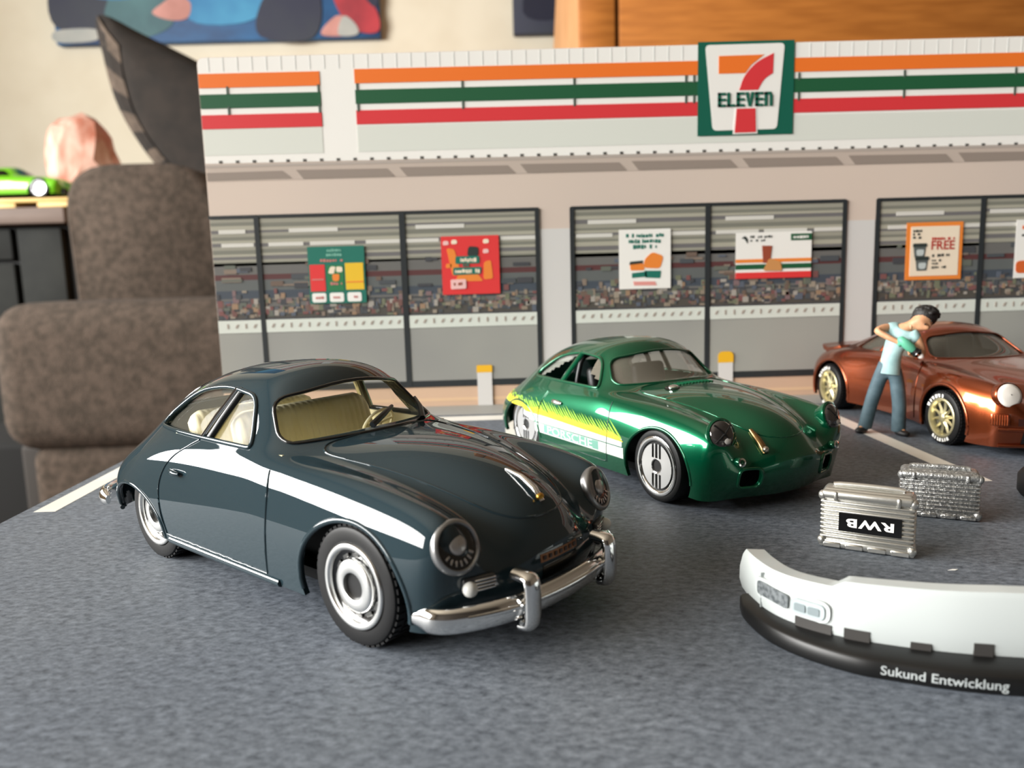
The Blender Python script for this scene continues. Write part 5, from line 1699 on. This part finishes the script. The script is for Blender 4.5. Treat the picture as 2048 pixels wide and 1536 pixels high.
# ------------------------------------------------------------------ loose white front bumper with black lip
def loose_bumper():
    org = Vector((29.0, 58.0, 0))
    t = thing('toy_bumper', 'white toy car front bumper with black lettered lip lying on the asphalt', 'toy part', tuple(org))
    half_lip = [(21.2, 66.6), (20.9, 64.2), (21.6, 60.4), (23.4, 57.4), (26.2, 54.8), (28.6, 53.6), (32.3, 52.0), (36.6, 50.9), (41.5, 50.2), (46, 50.0)]
    half_wht = [(21.9, 68.6), (21.9, 66.0), (22.3, 63.0), (23.3, 60.6), (25.2, 58.4), (27.8, 56.6), (32.6, 54.6), (37.3, 53.4), (41.8, 52.7), (46, 52.5)]
    ax_p, ax_d = Vector((46.2, 52.5)), Vector((0.03, 1.0)).normalized()

    def full(h):
        P_ = [Vector(p) for p in h]
        mir = []
        for p in reversed(P_):
            r = p - ax_p
            mir.append(ax_p + ax_d * r.dot(ax_d) * 2 - r)
        pts = P_ + mir[1:] if (P_[-1] - mir[0]).length < 0.4 else P_ + mir
        return [Vector((p.x - org.x, p.y - org.y)) for p in spline(pts, 6)]

    def normals(path):
        out = []
        for i in range(len(path)):
            d = path[min(i + 1, len(path) - 1)] - path[max(i - 1, 0)]
            d.normalize()
            out.append(Vector((d.y, -d.x)))      # to the outside (towards the viewer)
        return out
    lip, wht = full(half_lip), full(half_wht)
    nl, nw = normals(lip), normals(wht)
    M_W = mat('bumper_white', '#bcc2c1', 0.4, coat=0.2)
    M_K = mat('lip_black', '#0d0d0d', 0.42)
    # lip: rounded wedge section
    sec = [(-3.2, 0.0), (0.0, 0.0), (0.12, 0.2), (0.1, 1.25), (-0.15, 1.5), (-1.8, 1.75), (-3.2, 1.75)]
    vs_, n_ = [], len(sec)
    for p, n in zip(lip, nl):
        vs_ += [(p.x + n.x * a, p.y + n.y * a, z) for a, z in sec]
    fs = [(i * n_ + k, (i + 1) * n_ + k, (i + 1) * n_ + (k + 1) % n_, i * n_ + (k + 1) % n_) for i in range(len(lip) - 1) for k in range(n_)]
    fs += [tuple(range(n_)), tuple((len(lip) - 1) * n_ + k for k in range(n_))]
    build('lip', MB().add(vs_, fs), M_K, t, smooth=45)
    # white shell
    N = len(wht)

    def ztop(i):
        x = wht[i].x + org.x
        j = min(i, N - 1 - i) / (N - 1)
        return 4.95 + 0.55 * min(1.0, j / 0.22) + 0.65 * max(0.0, min(1.0, (j - 0.232) / 0.02)) + 0.35 * max(0.0, min(1.0, (j - 0.26) / 0.12))
    vs_ = []
    sec_n = 8
    for i, (p, n) in enumerate(zip(wht, nw)):
        zt = ztop(i)
        th = 2.0
        row = [(0.0, 1.3), (0.25, 2.2), (0.22, 3.4), (-0.05, zt - 0.45), (-0.35, zt), (-th, zt - 0.1), (-th, 3.0), (-th, 1.3)]
        vs_ += [(p.x + n.x * a, p.y + n.y * a, z) for a, z in row]
    fs = [(i * sec_n + k, (i + 1) * sec_n + k, (i + 1) * sec_n + (k + 1) % sec_n, i * sec_n + (k + 1) % sec_n) for i in range(N - 1) for k in range(sec_n)]
    fs += [tuple(range(sec_n)), tuple((N - 1) * sec_n + k for k in range(sec_n))]
    build('bumper_shell', MB().add(vs_, fs), M_W, t, smooth=45)

    def arc(path):
        L = [0.0]
        for a, b in zip(path, path[1:]):
            L.append(L[-1] + (b - a).length)
        return L
    Lw, Ll = arc(wht), arc(lip)

    def at(path, nn, L, s, off, z):
        s = max(0, min(L[-1], s))
        i = max(0, min(len(L) - 2, next((k for k in range(len(L) - 1) if L[k + 1] >= s), len(L) - 2)))
        u = (s - L[i]) / max(1e-6, L[i + 1] - L[i])
        p = path[i].lerp(path[i + 1], u)
        n = nn[i].lerp(nn[i + 1], u).normalized()
        return Vector((p.x + n.x * off, p.y + n.y * off, z))

    def patch(name, s0, s1, z0, z1, off0, off1, m, parent, rad=0.0, n=8):
        """a raised block wrapped along the shell"""
        poly = round_poly([(s0, z0), (s1, z0), (s1, z1), (s0, z1)], rad, 4) if rad else [(s0 + (s1 - s0) * k / n, z0) for k in range(n + 1)] + [(s1 - (s1 - s0) * k / n, z1) for k in range(n + 1)]
        a = [at(wht, nw, Lw, s, off0, z) for s, z in poly]
        b = [at(wht, nw, Lw, s, off1, z) for s, z in poly]
        k = len(poly)
        f = [tuple(range(k, 2 * k))] + [(i, (i + 1) % k, k + (i + 1) % k, k + i) for i in range(k)]
        return build(name, MB().add([tuple(q) for q in a + b], f), m, parent, smooth=30)
    tot = Lw[-1]
    for mirror in (False, True):
        def mm(a, b):
            return (a, b) if not mirror else (tot - b, tot - a)
        s0, s1 = mm(4.3, 11.8)
        fr = patch('lamp_surround', s0, s1, 2.55, 4.35, 0.0, 0.42, M_W, t, 0.8)
        s0, s1 = mm(4.8, 8.4)
        patch('vent_mesh', s0, s1, 2.85, 4.0, 0.3, 0.48, mat('vent_mesh_grey', '#8f9598', 0.45, 0.4, noise=(2500, '#5f6568', 2)), fr, 0.3)
        s0, s1 = mm(8.7, 11.4)
        lm = patch('lamp', s0, s1, 2.8, 4.05, 0.3, 0.5, mat('lamp_pale', '#a9b4b6', 0.3), fr, 0.5)
        s0, s1 = mm(9.0, 9.9)
        patch('lamp_cell', s0, s1, 3.05, 3.7, 0.45, 0.55, mat('lamp_cell_grey', '#808b8e', 0.3), lm, 0.15)
        s0, s1 = mm(10.1, 11.0)
        patch('lamp_cell', s0, s1, 3.05, 3.7, 0.45, 0.55, MATS['lamp_cell_grey'], lm, 0.15)
        for a, b, za, zb in ((9.0, 11.9, 1.35, 2.5), (12.8, 14.6, 1.35, 2.6), (17.4, 18.8, 1.5, 2.3), (21.6, 22.9, 1.4, 2.7)):
            a, b = mm(a, b)
            patch('notch', a, b, za, zb, 0.0, 0.34, mat('notch_dark', '#3a3836', 0.5), t)
        s0, s1 = mm(5.0, 5.12)
        patch('seam', s0, s1, 1.3, 4.7, 0.0, 0.31, mat('seam_grey', '#9aa0a0', 0.5), t)
    v, f = text_geo('Sukund Entwicklung', 0.95, 8.3, 0.012)
    s_start = 0.0
    # find the arc position of the lettering's left end
    tx = Vector((27.6 - org.x, 54.1 - org.y))
    k = min(range(len(lip)), key=lambda i: (lip[i] - tx).length)
    s_start = Ll[k]
    build('lip_lettering', MB().add([tuple(at(lip, nl, Ll, s_start + a, 0.17, 0.22 + b)) for a, b in v], f), mat('lettering_white', '#aeb4b4', 0.5), t, smooth=0, fix=False)


loose_bumper()

# small loose things on the board
sw = thing('spare_tyre', 'black toy tyre lying beside the flaky suitcase at the right edge', 'toy tyre', (72.1, 96.2, 0))
build('tyre', MB().lathe([(2.6, 0.0), (4.6, 0.0), (5.0, 0.6), (5.0, 2.6), (4.6, 3.2), (2.6, 3.2)], 40, closed=True), M_TYRE, sw, smooth=40)
build('rim', MB().lathe([(2.65, 0.3), (2.65, 2.9), (2.3, 2.7), (0.6, 2.2), (0.01, 2.2)], 32), mat('loose_rim_grey', (0.2, 0.2, 0.2), 0.4, 0.8), sw, smooth=40)
fl = thing('paper_scrap', 'tiny white paper scrap on the asphalt behind the white bumper', 'scrap', (44.8, 73.9, 0))
build('flake', MB().prism([(-0.55, -0.1), (0.2, -0.16), (0.6, 0.05), (0.1, 0.15)], 0.0, 0.05, 'z'), M_WHITE, fl, smooth=0)

# ------------------------------------------------------------------ the room behind
def rel(o, mb):
    return mb


# armchair
AX, AY = -480.0, 1080.0
ch = thing('armchair', 'brown-grey upholstered armchair behind the diorama board', 'armchair', (AX, AY, -ZB / S), base=ZB)
M_FAB = mat('chair_fabric', '#4a3d33', 0.95, noise=(90, '#33291f', 6), bump=(400, 0.6, 2.0))


def ab(x0, x1, y0, y1, z0, z1, r, seg=5):
    return MB().rbox(((x0 + x1) / 2 - AX, (y0 + y1) / 2 - AY, (z0 + z1) / 2 + ZB / S), (x1 - x0, y1 - y0, z1 - z0), r, seg)


build('armrest', ab(-648, -60, 985, 1150, -187, 6, 42), M_FAB, ch, smooth=50)
back = round_poly([(-612, -170), (-392, -170), (-392, 198), (-624, 198)], [10, 10, 95, 75], 8)
bk = MB()
for (y, k) in ((1160, 0.93), (1172, 1.0), (1330, 1.0), (1345, 0.93)):
    bk.v += [((x + 505) * k - 505 - AX, y - AY, (z - 10) * k + 10 + ZB / S) for x, z in back]
n_ = len(back)
bk.f = [(i * n_ + k, i * n_ + (k + 1) % n_, (i + 1) * n_ + (k + 1) % n_, (i + 1) * n_ + k) for i in range(3) for k in range(n_)] + [tuple(range(n_)), tuple(3 * n_ + k for k in range(n_))]
bk.mi = [0] * len(bk.f)
build('backrest', bk, M_FAB, ch, smooth=50)
build('arm_panel', ab(-616, -100, 1000, 1130, -420, -180, 22), M_FAB, ch, smooth=50)
build('side_panel', ab(-650, -606, 1040, 1330, -420, -184, 8), mat('chair_dark_panel', '#2b2622', 0.8), ch, smooth=40)
build('arm_shade_block', ab(-800, -618, 1060, 1320, -590, -186, 8), mat('chair_shade_black', '#070707', 0.9), ch, smooth=40)  # added black block standing in for the chair's shadow below the armrest
build('seat', ab(-610, -60, 1150, 1700, -420, -190, 40), M_FAB, ch, smooth=50)
for x, y in ((-600, 1030), (-110, 1030), (-600, 1640), (-110, 1640)):
    build('leg', MB().tube([(x - AX, y - AY, 0), (x - AX, y - AY, 185)], [18, 26], 12), mat('chair_leg_wood', '#1d1511', 0.5), ch, smooth=40)

# pointed pleated cushion leaning on the chair back
cu = thing('cushion', 'dark grey-brown pointed cushion with pale pleats leaning behind the card', 'cushion', (-440, 1410, 0))
out = spline([(-530, 388), (-526, 325), (-512, 264), (-480, 204), (-446, 162), (-404, 112), (-395, -20), (-340, -118), (-260, -118), (-230, 60), (-240, 210), (-300, 262), (-378, 313), (-470, 362)], 5, closed=True)
ks = 1410.0 / 1130.0
cm = MB()
nn = len(out)
cxz = Vector((-400, 220))
for k, (dy, q) in enumerate(((-38, 0.55), (-26, 0.85), (0, 1.0), (26, 0.85), (38, 0.55))):
    for p in out:
        v = (cxz + (p - cxz) * q) * ks
        cm.v.append((v.x + 440, dy, v.y + 31 * (1 - ks)))
cm.f = [(i * nn + k, i * nn + (k + 1) % nn, (i + 1) * nn + (k + 1) % nn, (i + 1) * nn + k) for i in range(4) for k in range(nn)] + [tuple(range(nn)), tuple(4 * nn + k for k in range(nn))]
cm.mi = [0] * len(cm.f)
M_CUS = mat('cushion_dark', '#27201b', 0.95, noise=(30, '#1c1713', 4))
build('cover', cm, M_CUS, cu, smooth=70)
edge = spline([(-530, 388), (-526, 325), (-512, 264), (-480, 204), (-446, 162), (-404, 112)], 4)
for k in range(0, len(edge) - 1):
    a, b = edge[k], edge[k + 1]
    vs_ = []
    for (q, dy) in ((1.0, -2.0), (0.93, -17.0), (0.85, -29.0), (0.72, -34.0)):
        for p in (a, b):
            v = (cxz + (p - cxz) * q) * ks
            vs_.append((v.x + 440, dy, v.y + 31 * (1 - ks)))
    mb = MB().add(vs_ + [(x, y + 8, z) for x, y, z in vs_], [(0, 1, 3, 2), (2, 3, 5, 4), (4, 5, 7, 6), (8, 10, 11, 9), (10, 12, 13, 11), (12, 14, 15, 13), (0, 8, 9, 1), (6, 7, 15, 14)])
    build('pleat', mb, mat('cushion_pleat', '#5a4d42', 0.95, noise=(60, '#483d34', 3)) if (k // 2) % 2 == 0 else MATS['cushion_dark'], cu, smooth=0)

# dark sideboard on the left with its things
SB = thing('sideboard', 'dark grey sideboard with brown top under the pink rock', 'sideboard', (-1100, 1700, -ZB / S), base=ZB)


def sb(x0, x1, y0, y1, z0, z1, r=3):
    return MB().rbox(((x0 + x1) / 2 + 1100, (y0 + y1) / 2 - 1700, (z0 + z1) / 2 + ZB / S), (x1 - x0, y1 - y0, z1 - z0), r, 2)


build('top', sb(-1480, -796, 1490, 1900, 140, 171, 5), mat('sideboard_top', '#77665c', 0.6, noise=(8, '#6a5a51', 3, (1, 8, 8))), SB, smooth=40)
build('carcass', sb(-1470, -806, 1530, 1890, -600, 140, 3), mat('sideboard_black', '#0e0e0f', 0.6), SB, smooth=40)
M_DR = mat('sideboard_grey', '#333432', 0.8, spec=0.15, noise=(12, '#2b2c2b', 3))
for x0, x1 in ((-1460, -1186), (-1180, -912), (-902, -818)):
    if x1 > -830:
        build('door', sb(x0, x1, 1512, 1530, -560, 134, 4), M_DR, SB, smooth=40)
    else:
        build('drawer', sb(x0, x1, 1512, 1530, 76, 134, 4), M_DR, SB, smooth=40)
        build('door', sb(x0, x1, 1512, 1530, -560, 70, 4), M_DR, SB, smooth=40)

st_ = thing('display_stand', 'pale yellow wooden display stand under the lime model car', 'stand', (-960, 1560, 171))
stand = MB()
arch = [(-190, 0), (190, 0), (190, 17), (-190, 17)]
stand.box((0, 0, 13.5), (380, 120, 7))
for x in (-185, -60, 70, 185):
    stand.box((x - (8 if x > 0 else -8), 0, 5), (26, 110, 10))
build('stand_board', MB().rbox((0, 0, 13), (380, 124, 8), 2, 2), mat('stand_wood', '#e3c27c', 0.5, noise=(10, '#d9b46a', 3, (1, 9, 9))), st_, smooth=40)
for x in (-150, 40, 165):
    build('foot', MB().rbox((x, 0, 4.5), (110 if x > 100 else 60, 118, 9), 1.5, 2), MATS['stand_wood'], st_, smooth=40)


def lime_car():
    root = thing('model_car', 'lime green model car on the yellow stand by the pink rock', 'model car', (-900, 1545, 188.2))
    k = 3.45
    R = [[(x * k, y * k * 1.12, z * k) for x, y, z in r] for r in coupe_rings(0.82, 2.2, 1.1)]
    paint = mat('lime_enamel', (0.16, 0.52, 0.01), 0.3, 0.2, coat=1.0)
    cut = []
    for s in (-1, 1):
        for cx in (17.3, -18.5):
            cut.append(MB().prism([((cx + 6.0 * cos(a)) * k, (4.0 + 5.0 * sin(a)) * k) for a in [2 * pi * q / 36 for q in range(36)]], s * 9.4 * k, s * 20 * k, 'y'))
    body, skin = car_body('body', root, R, paint, cut, zbn=6, zbt=8, thick=1.5, level=2)
    v = []
    win = round_poly([(2 * k, 12 * k), (-2 * k, 15.2 * k), (-9 * k, 15.6 * k), (-16 * k, 13.8 * k), (-18 * k, 12 * k)], 6)
    for s in (-1, 1):
        pts = resample(win, 4)
        c = (sum(p[0] for p in pts) / len(pts), sum(p[1] for p in pts) / len(pts))
        vv, ff = [], []
        for q in range(6):
            t = q / 5
            for p in pts:
                vv.append((c[0] + (p[0] - c[0]) * t, c[1] + (p[1] - c[1]) * t))
        n = len(pts)
        ff = [(i * n + j, i * n + (j + 1) % n, (i + 1) * n + (j + 1) % n, (i + 1) * n + j) for i in range(5) for j in range(n)]
        o = build('side_window', MB().add([skin.bvh.ray_cast(Vector((a, s * 200, b)), Vector((0, -s, 0)))[0] + Vector((0, s * .6, 0)) for a, b in vv], ff), M_BLACKG, root, smooth=60, fix=False)
        vv, ff = grid2(-26 * k, 5.2 * k, 4 * k, 7.6 * k, 16, 3)
        build('side_flash', MB().add([skin.bvh.ray_cast(Vector((a, s * 200, b)), Vector((0, -s, 0)))[0] + Vector((0, s * .6, 0)) for a, b in vv], ff), mat('flash_blue', '#1d4d78', 0.35, coat=0.6), root, smooth=60, fix=False)
        for x in (17.3, -18.5):
            M = Matrix.Rotation(-s * pi / 2, 4, 'X')
            w = build('wheel', MB().lathe([(9, -13), (17, -13), (18, -11), (18, -2), (16.6, 0), (13, 0), (12.5, -2)], 40, M, closed=True), M_TYRE, root, smooth=40, loc=(x * k, s * 14.6 * k, 18))
            build('rim', MB().lathe([(13.5, -2), (13.2, .6), (11.5, .3), (9, -3), (3, -1.5), (.1, -1)], 32, M), mat('model_rim', (0.75, 0.76, 0.78), 0.3, 0.8), w, smooth=40)
    build('floor_pan', MB().box((0, 0, 12), (56 * k, 20 * k, 10)), M_DARK, root, smooth=0)
    sc_ = [skin.bvh.ray_cast(Vector((200, y, z)), Vector((-1, 0, 0)))[0] for z in (12.8 * k, 15.4 * k) for y in (-26, -10, 10, 26)]
    if all(p is not None for p in sc_):
        build('windscreen', MB().add([p + Vector((.8, 0, .6)) for p in sc_], [(0, 1, 5, 4), (1, 2, 6, 5), (2, 3, 7, 6)]), M_BLACKG, root, smooth=60)


lime_car()

# pink salt rock
rk = thing('salt_rock', 'pink salt rock standing on the brown sideboard top', 'rock', (-832, 1660, 171))
rm = bmesh.new()
bmesh.ops.create_icosphere(rm, subdivisions=3, radius=1.0)
rnd = random.Random(4)
planes = []
for k in range(26):
    d = Vector((rnd.uniform(-1, 1), rnd.uniform(-1, 1), rnd.uniform(-0.6, 1))).normalized()
    planes.append((d, rnd.uniform(0.82, 1.0)))
for v in rm.verts:
    p = v.co.copy()
    for d, q in planes:
        t = p.dot(d)
        if t > q:
            p -= d * (t - q) * 0.9
    x, y, z = p
    h = (z + 1) / 2
    rr = max(1e-4, hypot(x, y))
    k = min(1.0, rr * 1.9) * (1.0 - 0.06 * h - 0.42 * max(0, h - 0.55) ** 1.4 / 0.326) / rr
    v.co = Vector((x * k * 72 - 16 * h * h, y * k * 62, h * 203)) + Vector((rnd.uniform(-1, 1), rnd.uniform(-1, 1), rnd.uniform(-1, 1))) * 4.0 * (1 if 0.02 < h else 0)
rb = MB().add([v.co.copy() for v in rm.verts], [tuple(q.index for q in f.verts) for f in rm.faces])
rm.free()
build('crystal', rb, mat('salt_pink', '#bb715a', 0.55, noise=(22, '#dfbcab', 5, (1.4, 1.4, 0.45)), spec=0.3), rk, smooth=25)

# wall pictures
def canvas(label, x0, x1, z0, z1, m, patches):
    t = thing('wall_picture', label, 'picture', ((x0 + x1) / 2, 2198, (z0 + z1) / 2))
    w, h = x1 - x0, z1 - z0
    build('canvas', MB().rbox((0, -14, 0), (w, 28, h), 3, 2), m, t, smooth=30)
    for i, (poly, mm) in enumerate(patches):
        pts = [((x - (x0 + x1) / 2), (z - (z0 + z1) / 2)) for x, z in poly]
        sm = [tuple(p) for p in spline(pts, 5, closed=True)]
        build('brushwork', MB().prism(sm, -29.2 - 0.4 * i, -27, 'y'), mm, t, smooth=0)
    return t


M_BLU = mat('paint_blue', '#1f5f93', 0.6, noise=(5.5, '#163a66', 4, (1, 1, 2.2)))
M_BL2 = mat('paint_light_blue', '#3f8fb8', 0.6, noise=(8, '#2b74a6', 3))
M_NAV = mat('paint_navy', '#20243c', 0.6, noise=(6, '#2a2f3d', 3))
M_PNK = mat('paint_pink', '#c98f86', 0.6, noise=(14, '#b27a70', 2))
M_PRD = mat('paint_crimson', '#b8323c', 0.6, noise=(10, '#8f2430', 3))
M_PGY = mat('paint_grey', '#9fa3a0', 0.6, noise=(12, '#b4b3ac', 2))
M_PGN = mat('paint_teal_grey', '#3d6067', 0.6, noise=(9, '#4c757a', 3))
canvas('large blue painting with pink and red shapes on the cream wall', -1132, -287, 646, 1240, M_BLU, [
    ([(-1128, 690), (-1000, 680), (-940, 760), (-1010, 800), (-1128, 790)], M_NAV),
    ([(-1000, 690), (-900, 660), (-820, 700), (-860, 790), (-960, 790)], M_PGN),
    ([(-1050, 770), (-930, 755), (-860, 800), (-900, 850), (-1050, 850)], M_BL2),
    ([(-780, 700), (-640, 690), (-560, 740), (-600, 800), (-760, 800)], M_BL2),
    ([(-875, 718), (-850, 740), (-810, 760), (-775, 742), (-785, 705), (-830, 700)], M_PNK),
    ([(-1128, 652), (-1028, 654), (-1026, 682), (-1128, 680)], M_PGY),
    ([(-600, 655), (-460, 650), (-440, 760), (-520, 800), (-590, 740)], M_NAV),
    ([(-405, 790), (-395, 720), (-350, 665), (-292, 660), (-292, 710), (-340, 790)], M_PRD),
    ([(-330, 760), (-292, 720), (-290, 800), (-330, 830)], M_NAV),
    ([(-440, 655), (-400, 700), (-365, 690), (-345, 655)], M_PNK),
    ([(-395, 654), (-380, 700), (-350, 680), (-345, 654)], M_PGY),
])
canvas('dark navy picture on the cream wall beside the wooden cabinet', 64, 420, 646, 1100, M_NAV, [([(90, 700), (200, 690), (260, 800), (150, 860)], mat('paint_night', '#181b30', 0.6))])

# wooden cabinet on the right
WC = thing('wooden_cabinet', 'orange-brown wooden cabinet towering behind the store card', 'cabinet', (550, 1300, -ZB / S), base=ZB)
M_OAK = mat('cabinet_wood', '#b5702f', 0.45, noise=(16, '#a05f24', 5, (0.7, 4, 7)))
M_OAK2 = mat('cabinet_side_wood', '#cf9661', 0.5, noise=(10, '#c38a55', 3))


def wb(x0, x1, y0, y1, z0, z1, r=2):
    return MB().rbox(((x0 + x1) / 2 - 550, (y0 + y1) / 2 - 1300, (z0 + z1) / 2 + ZB / S), (x1 - x0, y1 - y0, z1 - z0), r, 2)


build('carcass', wb(150, 1000, 1322, 1720, -600, 880), M_OAK, WC, smooth=30)
build('stile', wb(143, 200, 1300, 1322, -600, 880, 3), M_OAK, WC, smooth=30)
build('groove', wb(199, 206, 1312, 1324, -600, 880, 1), mat('cabinet_gap', '#3a1806', 0.7), WC, smooth=0)
build('door', wb(206, 990, 1302, 1322, -560, 860, 3), M_OAK, WC, smooth=30)
sp_ = [(1322, -600), (2050, -600), (2050, 380), (1680, 700), (1600, 880), (1322, 880)]
build('side_panel', MB().prism([(y - 1300, z + ZB / S) for y, z in sp_], 146 - 550, 151 - 550, 'x'), M_OAK2, WC, smooth=0)
